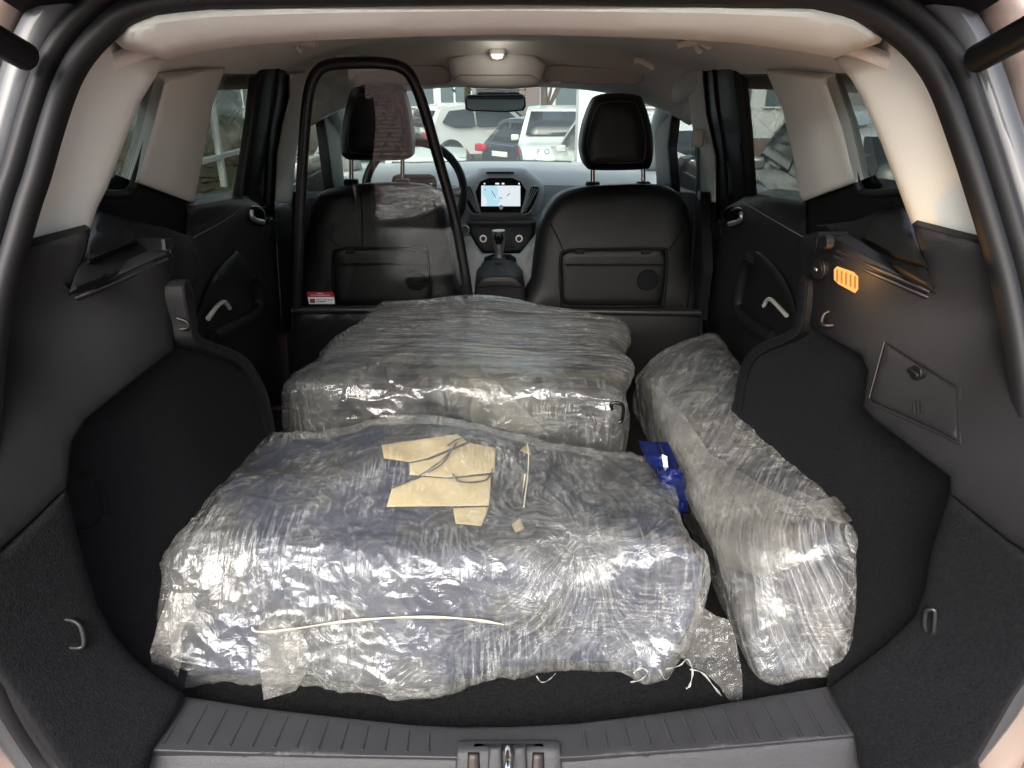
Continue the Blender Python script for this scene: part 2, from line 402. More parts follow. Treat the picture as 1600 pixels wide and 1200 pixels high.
# ================================================================== the car whose boot stands open
car = empty('car', (0, 0, -0.72))
tag(car, 'bronze car with open tailgate seen from behind, cream and black interior', 'car')
bpy.context.view_layer.update()
class _P:      # parent that keeps world coordinates: parts are built in world space
    pass
def own(o, parent=car):
    o.parent = parent; o.matrix_parent_inverse = parent.matrix_world.inverted(); return o
_CARP = car
def cpatch(name, poly, surf, mat, parent=None, **k):
    o = patch(name, poly, surf, mat, None, **k); bpy.context.view_layer.update(); return own(o, parent or car)
def C(o, parent=None):
    return own(o, parent or car)

# ---- aperture loop
IN_L = [(113, 1200), (50, 1093), (22, 1000), (4, 900), (-6, 800), (-9, 700), (-4, 600), (8, 500), (24, 430), (38, 383), (55, 325), (70, 280), (90, 210), (110, 150), (128, 112), (150, 82), (172, 60), (198, 38), (245, 22), (330, 12), (500, 6), (800, 2)]
IN_R = [(1100, 6), (1270, 13), (1335, 28), (1383, 54), (1428, 93), (1462, 146), (1497, 241), (1520, 312), (1540, 378), (1560, 450), (1579, 550), (1592, 650), (1596, 740), (1588, 840), (1570, 925), (1541, 1005), (1516, 1092), (1442, 1200)]
BOT = [(1340, 1262), (1150, 1290), (800, 1298), (420, 1290), (220, 1262)]
LOOP = solve(IN_L+IN_R+BOT, lambda x, y, z: AP(x, y, z))
# the sill end of the loop lies at the sill edge
for i, q in enumerate(BOT):
    LOOP[len(IN_L)+len(IN_R)+i] = [LOOP[len(IN_L)+len(IN_R)+i][0], -0.10, -0.10]
LOOP = crom(LOOP, 6, closed=True)
def sweep(name, prof, mat, parent=None, closed_prof=True, wfun=None):
    n = len(LOOP); T = np.roll(LOOP, -1, 0)-np.roll(LOOP, 1, 0); T /= np.linalg.norm(T, axis=1)[:, None]
    c = LOOP.mean(0); V = []; Fc = []; m = len(prof)
    for i in range(n):
        back = np.array([0, -1.0, 0]); back = back-T[i]*back.dot(T[i]); back /= np.linalg.norm(back)
        outw = np.cross(T[i], back)
        if outw.dot(LOOP[i]-c) < 0: outw = -outw
        for (o_, r_) in prof:
            k = 1.0 if wfun is None else wfun(outw, o_)
            V.append(LOOP[i]+outw*o_*k+back*r_)
    for i in range(n):
        j = (i+1) % n
        for k in range(m if closed_prof else m-1):
            l = (k+1) % m; Fc.append((i*m+k, i*m+l, j*m+l, j*m+k))
    return C(mesh(name, V, Fc, mat, None, sharp=60), parent)
_WS = [(-0.003, -0.008), (-0.003, 0.004), (0.001, 0.013), (0.008, 0.017), (0.016, 0.014), (0.021, 0.006), (0.0235, 0.0), (0.026, 0.006), (0.031, 0.013), (0.038, 0.014), (0.044, 0.008), (0.046, -0.004), (0.046, -0.012)]
sweep('weatherstrip', [(a_*1.12, b_*1.0) for a_, b_ in _WS], RUBBER)
def wf(outw, o_):
    if o_ < 0.1: return 1.0
    return 1.0 if outw[2] < 0.3 else (1.0-0.72*min(1, (outw[2]-0.3)/0.5))
sweep('aperture_flange', [(0.048, -0.02), (0.053, -0.008), (0.060, -0.001), (0.078, 0.002), (0.090, -0.004), (0.097, -0.02), (0.108, -0.035), (0.108, -0.06), (0.048, -0.06)], GUTTER, wfun=lambda a, b: 1.0)
sweep('body_shell', [(0.10, -0.05), (0.104, -0.026), (0.115, -0.010), (0.14, 0.0), (0.20, 0.0), (0.26, -0.03), (0.285, -0.08), (0.29, -0.14), (0.28, -0.14), (0.26, -0.09), (0.20, -0.06), (0.12, -0.06)], PAINT, wfun=lambda ow, o_: (1.0 if o_ < 0.1 else (0.1+(o_-0.1)*wf(ow, o_))/o_))

# ---- cargo floor and tub
C(box('cargo_floor', (0, 0.66, -0.05), (1.2, 1.36, 0.04), FLOORC, None, 0.006))
carpL = [(-40, 1000), (-30, 840), (0, 862), (104, 762), (112, 690), (132, 660), (270, 545), (266, 470), (300, 440), (308, 500), (313, 528), (376, 556), (404, 590), (416, 622), (428, 680), (448, 790), (330, 1000), (292, 1052), (284, 1092), (262, 1130), (240, 1170), (220, 1215), (110, 1215), (40, 1110)]
def pit(base, pp): return 0.012*np.sin(base[:, 1]*9+base[:, 2]*7)*np.clip((base[:, 1]-0.15)/0.2, 0, 1)
def WELL(x, y, z): return (np.abs(x)/(Aw(y)+0.075*np.exp(-((y-0.17)/0.13)**2)))**4 + (np.maximum(0.5-z, 0)/0.545)**4 - 1
cornL = [(-40, 1000), (-30, 842), (0, 864), (104, 764), (112, 800), (124, 850), (138, 900), (152, 945), (178, 992), (210, 1030), (248, 1060), (290, 1086), (266, 1130), (240, 1170), (220, 1215), (110, 1215), (40, 1110)]
cpatch('corner_carpet', cornL, TUB, CARPET, thick=0.025, crown=0.012, cpx=16, off=0.004, step=13)
cornR = [(1484, 772), (1577, 848), (1640, 900), (1640, 1010), (1580, 1090), (1520, 1190), (1450, 1215), (1352, 1215), (1335, 1150), (1296, 1076), (1335, 1046), (1384, 1008), (1430, 964), (1446, 920), (1456, 860)]
cpatch('corner_carpet', cornR, TUB, CARPET, thick=0.025, crown=0.012, cpx=16, off=0.004, step=13)
side_l = cpatch('cargo_side_carpet', carpL, WELL, CARPET, thick=0.02, step=16, off=0.0, fold=pit)
carpR = [(1165, 566), (1182, 548), (1236, 522), (1258, 440), (1262, 508), (1345, 555), (1356, 580), (1348, 635), (1366, 655), (1483, 745), (1484, 771), (1577, 846), (1640, 900), (1640, 1010), (1580, 1090), (1520, 1190), (1450, 1215), (1352, 1215), (1335, 1150), (1290, 1080), (1296, 1044), (1288, 960), (1180, 800), (1130, 680)]
side_r = cpatch('cargo_side_carpet', carpR, WELL, CARPET, thick=0.02, step=16, fold=pit)
# grey side trim panels
mainL = [(-40, 700), (-38, 560), (-16, 470), (14, 392), (142, 357), (135, 395), (110, 452), (262, 392), (272, 400), (272, 546), (205, 598), (134, 655), (112, 690), (104, 762), (50, 815), (-10, 868), (-40, 890)]
cpatch('cargo_side_trim', mainL, MAINS, DARKP2, thick=0.03, crown=0.006, cpx=7, off=0.0, step=18)
mainR = [(1425, 350), (1562, 386), (1588, 452), (1608, 555), (1622, 655), (1627, 745), (1618, 870), (1577, 846), (1484, 772), (1484, 745), (1366, 655), (1348, 635), (1356, 580), (1345, 555), (1262, 508), (1258, 440), (1275, 392), (1295, 366), (1455, 452), (1440, 400)]
trimR = cpatch('cargo_side_trim', mainR, MAINS, DARKP2, thick=0.03, crown=0.006, cpx=7, off=0.0, step=18)
# trim strips that edge the wheel wells
cpatch('trim_edge_strip', [(284, 448), (298, 440), (309, 500), (316, 526), (378, 553), (406, 588), (420, 622), (432, 680), (452, 790), (440, 795), (420, 690), (408, 632), (394, 602), (370, 568), (306, 540), (294, 505)], PX(-0.495), DARKP2, thick=0.05, crown=0.006, cpx=6, step=10, smooth=3)
cpatch('trim_edge_strip', [(1262, 440), (1250, 436), (1243, 495), (1234, 516), (1178, 542), (1156, 578), (1146, 640), (1158, 645), (1168, 590), (1186, 556), (1240, 530), (1256, 505)], PX(0.50), DARKP2, thick=0.05, crown=0.006, cpx=6, step=10, smooth=3)
# parcel shelf ledges
ledgeL = cpatch('shelf_ledge', [(108, 458), (124, 408), (140, 350), (150, 322), (200, 343), (262, 356), (304, 372), (296, 392), (200, 424)], LEDGE, DARKP, thick=0.006, crown=0.01, cpx=10, off=-0.002)
cpatch('shelf_rest', [(128, 418), (150, 325), (186, 338), (222, 376), (214, 383)], LEDGE, DARKP2, ledgeL, thick=0.004, crown=0.022, cpx=12, off=-0.003)
cpatch('ledge_end_cap', [(266, 372), (300, 374), (304, 378), (313, 432), (300, 446), (262, 462), (262, 395)], PX(-0.535), DARKP2, ledgeL, thick=0.06, crown=0.012, cpx=9)
cpatch('latch_recess', [(257, 374), (270, 372), (272, 388), (259, 390)], PX(-0.52), BLACKP, ledgeL, thick=0.005)
for pl in ([(114, 456), (180, 430), (258, 396)], [(118, 466), (180, 441), (262, 404)]):
    C(tube('shelf_slot', crom(lift(pl, MAINS, 0.007), 6), 0.0035, BLACKP, None, 8), ledgeL)
ledgeR = cpatch('shelf_ledge', [(1292, 358), (1275, 352), (1335, 345), (1400, 318), (1420, 350), (1440, 398), (1460, 456), (1380, 410)], LEDGE, DARKP, thick=0.006, crown=0.01, cpx=10, off=-0.002)
cpatch('shelf_rest', [(1336, 372), (1362, 342), (1412, 318), (1428, 352), (1450, 420), (1400, 405)], LEDGE, DARKP2, ledgeR, thick=0.004, crown=0.022, cpx=12, off=-0.003)
for pl in ([(1308, 392), (1380, 424), (1452, 456)], [(1304, 400), (1378, 433), (1450, 465)]):
    C(tube('shelf_slot', crom(lift(pl, MAINS, 0.007), 6), 0.0035, BLACKP, None, 8), ledgeR)
cpatch('ledge_end_cap', [(1252, 372), (1258, 367), (1280, 362), (1281, 372), (1277, 400), (1262, 440), (1252, 436), (1250, 392)], PX(0.535), DARKP2, ledgeR, thick=0.06, crown=0.012, cpx=8)
p = lat(1291, 378, TUB, 0.03); C(disc('latch_button', p, (-1, -0.2, 0), 0.011, 0.012, BLACKP), ledgeR)
# storage flap, lamp, socket, hooks in the right trim
flap = cpatch('storage_flap', [(1383, 536), (1495, 607), (1497, 690), (1455, 668), (1362, 627), (1360, 615)], MAINS, DARKP2, thick=0.01, crown=0.004, cpx=4, off=-0.006, step=12)
for seg_ in ([(1382, 533), (1497, 604)], [(1500, 606), (1501, 694)], [(1382, 533), (1358, 622)], [(1360, 630), (1452, 672), (1499, 695)]):
    q = crom(lift(seg_, MAINS, 0.006), 6)
    C(tube('flap_gap', q, 0.0012, BLACKP, None, 6), trimR)
p = lat(1434, 582, MAINS, 0.013); C(disc('flap_latch', p, (-1, -0.25, 0.05), 0.011, 0.010, BLACKP), flap)
C(box('latch_wing', p+Vector((-0.007, 0, 0)), (0.005, 0.026, 0.007), BLACKP, None, 0.002), flap)
for k in range(3):
    a = lat(1427+k*7, 626, MAINS, 0.0112); b = lat(1429+k*6, 645, MAINS, 0.0112)
    C(tube('flap_mark', [a, (a+b)/2, b], 0.0014, DARKP, None, 6), flap)
lamp = cpatch('cargo_lamp', [(1303, 421), (1308, 416), (1334, 425), (1341, 432), (1341, 452), (1336, 458), (1310, 444), (1303, 437)], MAINS, AMBER, thick=0.01, crown=0.006, cpx=5, off=-0.006, step=8)
cpatch('lamp_bezel', [(1299, 420), (1306, 412), (1336, 421), (1345, 430), (1345, 455), (1337, 463), (1307, 448), (1299, 440)], MAINS, DARKP, lamp, thick=0.006, crown=0.003, cpx=3, off=-0.003, step=8)
for i in range(5):
    a = lat(1308+i*7, 421+i*2.6, MAINS, 0.0125); b = lat(1308+i*7, 440+i*2.6, MAINS, 0.0125)
    C(tube('lens_rib', [a, b], 0.0014, MATS.get('amber_rib') or emat('amber_rib', (1.0, 0.38, 0.08), 0.16), None, 6), lamp)
ld = bpy.data.lights.new('cargo_bulb', 'POINT'); ld.energy = 0.10; ld.color = (1, 0.5, 0.15); ld.shadow_soft_size = 0.012
lo_ = bpy.data.objects.new('cargo_bulb', ld); COL.objects.link(lo_); lo_.location = lat(1330, 442, MAINS, 0.05); bpy.context.view_layer.update(); own(lo_, lamp)
p = lat(1283, 420, MAINS, 0.010); sk = C(disc('power_socket', p, (-1, -0.25, 0), 0.017, 0.014, BLACKP))
C(disc('socket_ring', p+Vector((-0.006, -0.001, 0)), (-1, -0.25, 0), 0.0135, 0.006, DARKP), sk)
C(box('socket_mark', p+Vector((-0.010, -0.003, 0)), (0.002, 0.009, 0.004), SATIN, None, 0.0005), sk)
p = lat(1291, 497, MAINS, 0.010)
C(tube('bag_hook', crom([p+Vector((0.008, 0.006, 0.010)), p+Vector((-0.002, 0.006, 0.004)), p+Vector((-0.006, 0, -0.008)), p+Vector((-0.002, -0.008, -0.010)), p+Vector((0.008, -0.010, -0.009))], 5), 0.0035, BLACKP, None, 8))
cpatch('hook_recess', [(1281, 488), (1299, 490), (1301, 508), (1290, 512), (1282, 503)], MAINS, BLACKP, thick=0.004, off=-0.002, step=8)
# small hook on the left side
p = at(268, 505, TUB)+Vector((0.02, 0, 0)); C(tube('bag_hook', crom([p+Vector((-0.01, 0, 0.008)), p+Vector((0.004, 0, 0.002)), p+Vector((0.003, 0, -0.008)), p+Vector((-0.008, 0, -0.01))], 4), 0.003, BLACKP, None, 8))
# carpet pocket on the left wall
q = lift(crom([(128, 742), (150, 748), (161, 774), (163, 800), (150, 822), (122, 832)], 5), WELL, 0.004); C(tube('pocket_slit', q, 0.0025, CARPET, None, 6))
# tie-down loops
def loop_ring(name, pts, r):
    q = solve(crom(pts, 6), TUB); sgn = -np.sign(q[0][0])
    n = len(q); P = [Vector(a)+Vector((sgn*0.014*math.sin(math.pi*min(1, max(0, (i+0.5)/n))), -0.008*math.sin(math.pi*(i+0.5)/n), 0.002)) for i, a in enumerate(q)]
    o = C(tube(name, P, r, STEEL, None, 8)); return o
loop_ring('tie_down_loop', [(92, 968), (108, 968), (116, 976), (121, 1000), (118, 1010), (98, 1012)], 0.0032)
loop_ring('tie_down_loop', [(1452, 990), (1450, 978), (1455, 954), (1462, 948), (1469, 952), (1464, 984), (1456, 991)], 0.0032)

# ---- pillar trims and glass, left
DPL = [(28, 386), (142, 357), (152, 325), (168, 293), (195, 222), (218, 162), (240, 126), (259, 93), (230, 86), (192, 76), (178, 62), (160, 58), (140, 78), (116, 108), (96, 148), (74, 210), (54, 282), (36, 346)]
cpatch('d_pillar_trim', DPL, DSL, CREAM, thick=0.03, crown=0.014, cpx=14, off=0.014, step=12)
cpatch('quarter_window', [(135, 302), (196, 304), (209, 290), (258, 121), (225, 118), (190, 200)], GL, PRIV, thick=0.004, off=0.012)
q = solve(crom([(120, 303), (160, 303), (192, 303), (206, 294), (214, 272), (232, 212), (259, 120)], 5), GL); C(tube('window_seal', q, 0.0075, RUBBER, None, 8))
def foldC(cx0, cx1):
    def f(base, pp):
        k = (pp[:, 1]-110)/200.0; c = cx0+(cx1-cx0)*k; d = np.abs(pp[:, 0]-c)
        return 0.016*np.exp(-(d/34.0)**2)
    return f
cpatch('c_pillar_trim', [(257, 121), (353, 106), (343, 130), (332, 165), (313, 267), (303, 318), (212, 285), (233, 212)], GL, CREAM, thick=0.03, crown=0.008, cpx=10, off=-0.004, step=10, fold=foldC(312, 268))
dwl = cpatch('door_window', [(298, 320), (312, 262), (330, 165), (345, 108), (412, 100), (404, 190), (386, 312)], GL, PRIV, thick=0.004, off=0.016)
cpatch('door_frame', [(410, 103), (441, 106), (453, 118), (452, 158), (438, 222), (431, 300), (431, 345), (400, 322), (379, 311), (388, 262), (399, 190)], GL, BLACKP, thick=0.03, crown=0.01, cpx=9, off=-0.002)
q = solve([(407, 108), (396, 190), (384, 265), (377, 312)], GL); C(tube('window_channel', crom(q, 5), 0.006, RUBBER, None, 8))
q = solve([(427, 108), (424, 150), (414, 215), (409, 318)], GL); C(tube('door_seal', crom([Vector(a)+Vector((0.01, 0, 0)) for a in q], 5), 0.006, RUBBER, None, 8))
cpatch('b_pillar_trim', [(452, 116), (484, 112), (482, 140), (474, 180), (463, 240), (456, 318), (429, 317), (433, 240), (441, 195), (452, 150)], GL, CREAM, thick=0.03, crown=0.012, cpx=9, off=-0.02, step=9)
cpatch('b_pillar_lower_trim', [(429, 316), (457, 317), (462, 400), (466, 520), (440, 520), (432, 400)], GL, BLACKP, thick=0.03, crown=0.01, cpx=8, off=-0.024)
# right
DPR = [(1383, 54), (1436, 86), (1474, 142), (1510, 237), (1532, 308), (1551, 382), (1424, 351), (1404, 296), (1376, 222), (1346, 152), (1330, 124), (1303, 92), (1330, 82), (1372, 68)]
cpatch('d_pillar_trim', DPR, DSR, CREAM, thick=0.03, crown=0.014, cpx=14, off=0.014, step=12)
cpatch('quarter_window', [(1288, 120), (1338, 122), (1358, 165), (1404, 268), (1412, 300), (1352, 303), (1340, 285)], GR, PRIV, thick=0.004, off=0.012)
q = solve(crom([(1290, 121), (1312, 190), (1333, 262), (1342, 292), (1354, 302), (1400, 300), (1420, 298)], 5), GR); C(tube('window_seal', q, 0.0075, RUBBER, None, 8))
cpatch('c_pillar_trim', [(1196, 110), (1291, 122), (1318, 200), (1338, 285), (1252, 316), (1240, 250), (1222, 168)], GR, CREAM, thick=0.03, crown=0.008, cpx=10, off=-0.004, step=10, fold=foldC(1238, 1282))
cpatch('door_window', [(1138, 104), (1196, 108), (1222, 168), (1242, 245), (1254, 318), (1166, 308), (1158, 210)], GR, PRIV, thick=0.004, off=0.016)
cpatch('door_frame', [(1096, 112), (1108, 107), (1140, 106), (1149, 112), (1160, 205), (1168, 303), (1160, 309), (1136, 322), (1118, 340), (1117, 245), (1102, 180)], GR, BLACKP, thick=0.03, crown=0.01, cpx=9, off=-0.002)
q = solve([(1143, 108), (1152, 190), (1162, 260), (1167, 306)], GR); C(tube('window_channel', crom(q, 5), 0.006, RUBBER, None, 8))
q = solve([(1122, 110), (1126, 160), (1136, 225), (1141, 316)], GR); C(tube('door_seal', crom([Vector(a)-Vector((0.01, 0, 0)) for a in q], 5), 0.006, RUBBER, None, 8))
cpatch('b_pillar_trim', [(1066, 120), (1078, 110), (1097, 110), (1104, 180), (1119, 245), (1119, 317), (1090, 317), (1086, 232), (1077, 160)], GR, CREAM, thick=0.03, crown=0.012, cpx=9, off=-0.02, step=9)
cpatch('b_pillar_lower_trim', [(1090, 316), (1119, 316), (1114, 400), (1106, 520), (1080, 520), (1086, 400)], GR, DARKP, thick=0.03, crown=0.01, cpx=8, off=-0.024)
# dark trims under the quarter windows
cpatch('quarter_trim', [(146, 345), (156, 306), (196, 305), (212, 286), (303, 318), (297, 378), (250, 385), (150, 400)], GL, DARKP2, thick=0.03, crown=0.008, cpx=8, off=0.006)
cpatch('quarter_trim', [(1252, 316), (1338, 286), (1350, 304), (1402, 300), (1418, 345), (1425, 400), (1300, 385), (1258, 385)], GR, DARKP2, thick=0.03, crown=0.008, cpx=8, off=0.006)

# ---- rear door panels
def door(poly, surf, s, ins, arm, hx, hy, spx, chrome, topedge):
    d = cpatch('rear_door_panel', poly, surf, LEATHER, thick=0.04, crown=0.02, cpx=16, off=0.0, step=14)
    i_ = cpatch('door_insert', ins, surf, BLACKP, d, thick=0.01, crown=0.018, cpx=12, off=-0.014, step=9, smooth=4)
    q = lift(crom(arm, 6), surf, 0.035); C(tube('armrest', q, 0.020, DARKP, None, 10), d)
    q = lift(crom(topedge, 6), surf, 0.0205); C(tube('stitch_line', q, 0.0012, THREAD, None, 6), d)
    q = lift(crom(ins, 6, True), surf, 0.017); C(tube('insert_piping', q, 0.0025, DARKP2, None, 6, closed=True), d)
    b = cpatch('handle_bezel', [(hx-12, hy-12), (hx+2, hy-14), (hx+12, hy-4), (hx+13, hy+14), (hx+4, hy+19), (hx-9, hy+10)] if s < 0 else [(hx+12, hy-12), (hx-2, hy-14), (hx-12, hy-4), (hx-13, hy+14), (hx-4, hy+19), (hx+9, hy+10)], surf, BLACKG, d, thick=0.008, crown=0.004, cpx=4, off=-0.02, step=6, smooth=3)
    hp = [(hx-s*-10, hy-6), (hx-s*-10, hy+3), (hx-s*-4, hy+9), (hx-s*8, hy+12)]
    q = lift(crom(hp, 5), surf, 0.032); C(tube('door_handle', q, np.linspace(0.006, 0.008, len(q)), SATIN, None, 8), d)
    p_ = lat(spx[0], spx[1], surf, 0.022); C(disc('speaker_grille', p_, (-s, -0.1, 0), 0.033, 0.008, BLACKP), d)
    C(disc('grille_rim', p_+Vector((s*0.002, 0, 0)), (-s, -0.1, 0), 0.037, 0.006, DARKP), d)
    q = lift(crom(chrome, 5), surf, 0.05); C(tube('trim_accent', q, 0.0055, pmat('pewter_trim', (0.55, 0.53, 0.48), 0.4, metal=0.3) if 'pewter_trim' not in MATS else MATS['pewter_trim'], None, 8), d)
    return d
dl = door([(290, 320), (303, 319), (385, 307), (410, 318), (430, 345), (438, 385), (445, 480), (455, 640), (420, 640), (380, 600), (330, 560), (285, 540), (285, 400)], GL, -1,
     [(300, 520), (318, 458), (332, 428), (362, 394), (376, 396), (397, 430), (408, 452), (404, 488), (366, 522), (330, 545)], [(330, 528), (365, 512), (395, 492), (402, 470), (394, 440)], 403, 335, (425, 358), [(325, 498), (338, 480), (346, 473), (352, 473), (359, 482)],
     [(303, 371), (350, 345), (385, 318), (388, 308), (380, 308)])
dr = door([(1262, 318), (1250, 312), (1190, 304), (1160, 309), (1136, 322), (1120, 340), (1112, 400), (1104, 480), (1100, 640), (1140, 640), (1180, 600), (1230, 560), (1262, 540), (1264, 400)], GR, 1,
     [(1250, 500), (1236, 450), (1222, 425), (1195, 396), (1180, 392), (1163, 408), (1152, 440), (1152, 480), (1170, 510), (1205, 530), (1240, 535)], [(1210, 528), (1180, 510), (1160, 492), (1155, 470), (1165, 420), (1175, 402)], 1148, 338, (1122, 361), [(1229, 493), (1215, 478), (1206, 469), (1200, 468), (1193, 478)],
     [(1256, 371), (1210, 345), (1165, 318), (1160, 310), (1172, 308)])

# ---- roof: header trim, headliner, fittings
HDR = [(178, 60), (198, 38), (245, 22), (330, 12), (500, 6), (800, 2), (1100, 6), (1270, 13), (1335, 28), (1383, 54), (1375, 67), (1330, 82), (1304, 90), (1242, 79), (1153, 67), (1050, 61), (920, 56), (800, 54), (650, 57), (500, 63), (400, 69), (320, 79), (259, 93), (230, 86), (192, 76)]
cpatch('rear_header_trim', HDR, HEAD, CREAM, thick=0.03, crown=0.022, cpx=24, off=0.0, step=14)
V = []; Fc = []; xs = np.linspace(-0.66, 0.66, 41); ys = np.linspace(0.36, 1.88, 45)
for y in ys:
    for x in xs: V.append((x, y, float(CEILZ(x, y))))
n = len(xs)
for j in range(len(ys)-1):
    for i in range(n-1): Fc.append((j*n+i, (j+1)*n+i, (j+1)*n+i+1, j*n+i+1))
hl = C(mesh('headliner', V, Fc, LINER, None, fix=False)); m_ = hl.modifiers.new('solid', 'SOLIDIFY'); m_.thickness = 0.02; m_.offset = -1
# roof panel above
V = []; Fc = []; xs = np.linspace(-0.74, 0.74, 21); ys = np.linspace(0.38, 1.95, 15)
for y in ys:
    for x in xs: V.append((x, y, float(CEILZ(x*0.8, min(y, 1.6)))+0.045))
n = len(xs)
for j in range(len(ys)-1):
    for i in range(n-1): Fc.append((j*n+i, j*n+i+1, (j+1)*n+i+1, (j+1)*n+i))
C(mesh('roof_panel', V, Fc, PAINT, None, fix=False))
oc = cpatch('overhead_console', [(700, 92), (735, 84), (800, 82), (835, 88), (852, 100), (848, 126), (838, 136), (800, 139), (740, 138), (716, 132), (704, 118)], PY(1.66), LINER, thick=0.06, crown=0.02, cpx=16, step=9)
q = solve(crom([(718, 118), (730, 117), (820, 117), (832, 119), (836, 132), (720, 132)], 3, True), PY(1.638)); C(tube('console_seam', q, 0.0016, VISOR, None, 6, closed=True), oc)
dl_ = cpatch('dome_lamp', [(764, 76), (770, 73), (784, 73), (790, 77), (790, 88), (784, 94), (770, 94), (764, 88)], PY(1.625), pmat('lamp_bezel_grey', (0.5, 0.49, 0.46), 0.3), thick=0.02, crown=0.008, cpx=5, step=5)
cpatch('lamp_lens', [(767, 84), (787, 84), (785, 91), (777, 93), (769, 91)], PY(1.61), LAMPW, dl_, thick=0.004, crown=0.004, cpx=3, step=4)
dld = bpy.data.lights.new('dome_light', 'POINT'); dld.energy = 0.02; dld.color = (1, 0.93, 0.82); dld.shadow_soft_size = 0.02
dlo = bpy.data.objects.new('dome_light', dld); COL.objects.link(dlo); dlo.location = at(777, 96, PY(1.56)); bpy.context.view_layer.update(); own(dlo, dl_)
for poly in ([(556, 108), (628, 101), (690, 103), (703, 112), (705, 126), (698, 132), (640, 133), (560, 134), (548, 128)], [(850, 112), (858, 103), (880, 102), (990, 109), (1006, 116), (1004, 126), (992, 133), (905, 131), (850, 128), (846, 120)]):
    v_ = cpatch('sun_visor', poly, PY(1.70), VISOR, thick=0.02, crown=0.008, cpx=6, step=9)
    x0 = poly[0][0]
    if x0 > 800:
        st = cpatch('visor_label', [(902, 121), (955, 124), (953, 131), (901, 129)], PY(1.689), pmat('visor_print', (0.5, 0.48, 0.45), 0.7), v_, thick=0.001, step=8)
        cpatch('visor_clip', [(860, 127), (876, 127), (876, 131), (861, 131)], PY(1.689), WHITEP, v_, thick=0.004, step=6)
# grab handles and coat hooks
def grab(pts, f, r=0.010):
    q = solve(crom(pts, 6), f); C(tube('grab_handle', q, r, LINER, None, 8))
for pts in ([(442, 72), (450, 68), (475, 66), (494, 70)], [(1058, 71), (1072, 68), (1096, 68), (1110, 75)]):
    q = solve(crom(pts, 5), PY(0.92)); g_ = C(tube('coat_hook', q, 0.008, CREAM, None, 8)); c_ = q[len(q)//2]
    C(tube('hook_tab', crom([Vector(c_)+Vector((0, 0, 0)), Vector(c_)+Vector((0.004, -0.01, -0.014)), Vector(c_)+Vector((0.012, -0.012, -0.018))], 4), 0.006, CREAM, None, 8), g_)
grab([(990, 96), (1000, 95), (1018, 104), (1020, 110)], PY(1.35), 0.009)
grab([(528, 92), (545, 88), (558, 90)], PY(1.36), 0.008)

# ---- windscreen, A pillars, mirror
V = []; Fc = []; nx, ny = 25, 13
for j in range(ny):
    k = j/(ny-1)
    for i in range(nx):
        s = -1+2*i/(nx-1); wx = (0.70-0.10*k); V.append((s*wx, 2.95-1.05*k-0.12*s*s, 0.42+0.43*k-0.02*s*s))
for j in range(ny-1):
    for i in range(nx-1): Fc.append((j*nx+i, j*nx+i+1, (j+1)*nx+i+1, (j+1)*nx+i))
C(mesh('windscreen', V, Fc, SCREEN, None, fix=False))
for s in (-1, 1):
    P = crom([(s*0.60, 1.45, 0.87), (s*0.595, 1.72, 0.835), (s*0.605, 1.95, 0.78), (s*0.65, 2.35, 0.62), (s*0.70, 2.75, 0.45)], 6)
    C(tube('a_pillar_trim', P, 0.045, CREAM, None, 12))
cpatch('front_door_frame', [(1022, 205), (1034, 164), (1050, 140), (1064, 128), (1068, 140), (1062, 152), (1050, 185), (1045, 230), (1050, 300), (1026, 290)], PX(0.60), BLACKP, thick=0.03, crown=0.01, cpx=6, step=9)
cpatch('front_door_frame', [(498, 130), (508, 142), (520, 165), (530, 205), (534, 250), (540, 300), (520, 300), (512, 240), (506, 190), (494, 150)], PX(-0.62), BLACKP, thick=0.03, crown=0.01, cpx=6, step=9)
cpatch('front_door_window', [(1046, 150), (1068, 128), (1082, 150), (1092, 230), (1094, 320), (1046, 320)], PX(0.655), CLEAR, thick=0.004, step=20)
cpatch('front_door_window', [(470, 130), (500, 130), (520, 170), (535, 240), (540, 310), (470, 310)], PX(-0.665), CLEAR, thick=0.004, step=20)
cpatch('front_door_panel', [(1044, 296), (1095, 300), (1100, 420), (1090, 500), (1060, 500), (1040, 400)], PX(0.66), DARKP2, thick=0.03, crown=0.01, cpx=8)
cpatch('front_door_panel', [(470, 300), (545, 296), (548, 420), (540, 500), (480, 500)], PX(-0.68), DARKP2, thick=0.03, crown=0.01, cpx=8)
wm = cpatch('wing_mirror', [(1062, 262), (1070, 248), (1086, 244), (1096, 250), (1096, 300), (1070, 302), (1062, 290)], PY(2.35), BLACKP, thick=0.08, crown=0.02, cpx=6, step=6)
cpatch('mirror_glass', [(1072, 258), (1080, 250), (1094, 250), (1094, 292), (1076, 294)], PY(2.325), pmat('mirror_silver', (0.75, 0.8, 0.82), 0.03, metal=1.0), wm, thick=0.004, step=8)
rm = cpatch('rear_view_mirror', [(726, 152), (732, 148), (816, 147), (821, 152), (822, 166), (818, 173), (790, 176), (735, 174), (727, 170)], PY(2.02), BLACKG, thick=0.03, crown=0.008, cpx=4, step=7)
cpatch('mirror_glass', [(729, 153), (734, 150.5), (814, 150), (818.5, 154), (819, 165), (815, 170.5), (790, 173), (736, 171.5), (730, 168)], PY(2.011, 0.16, 0.77), MATS['mirror_silver'], rm, thick=0.002, off=-0.002, step=9)
cpatch('mirror_mount', [(744, 139), (813, 139), (812, 150), (746, 150)], PY(2.05), BLACKP, rm, thick=0.05, crown=0.006, cpx=4, step=8)

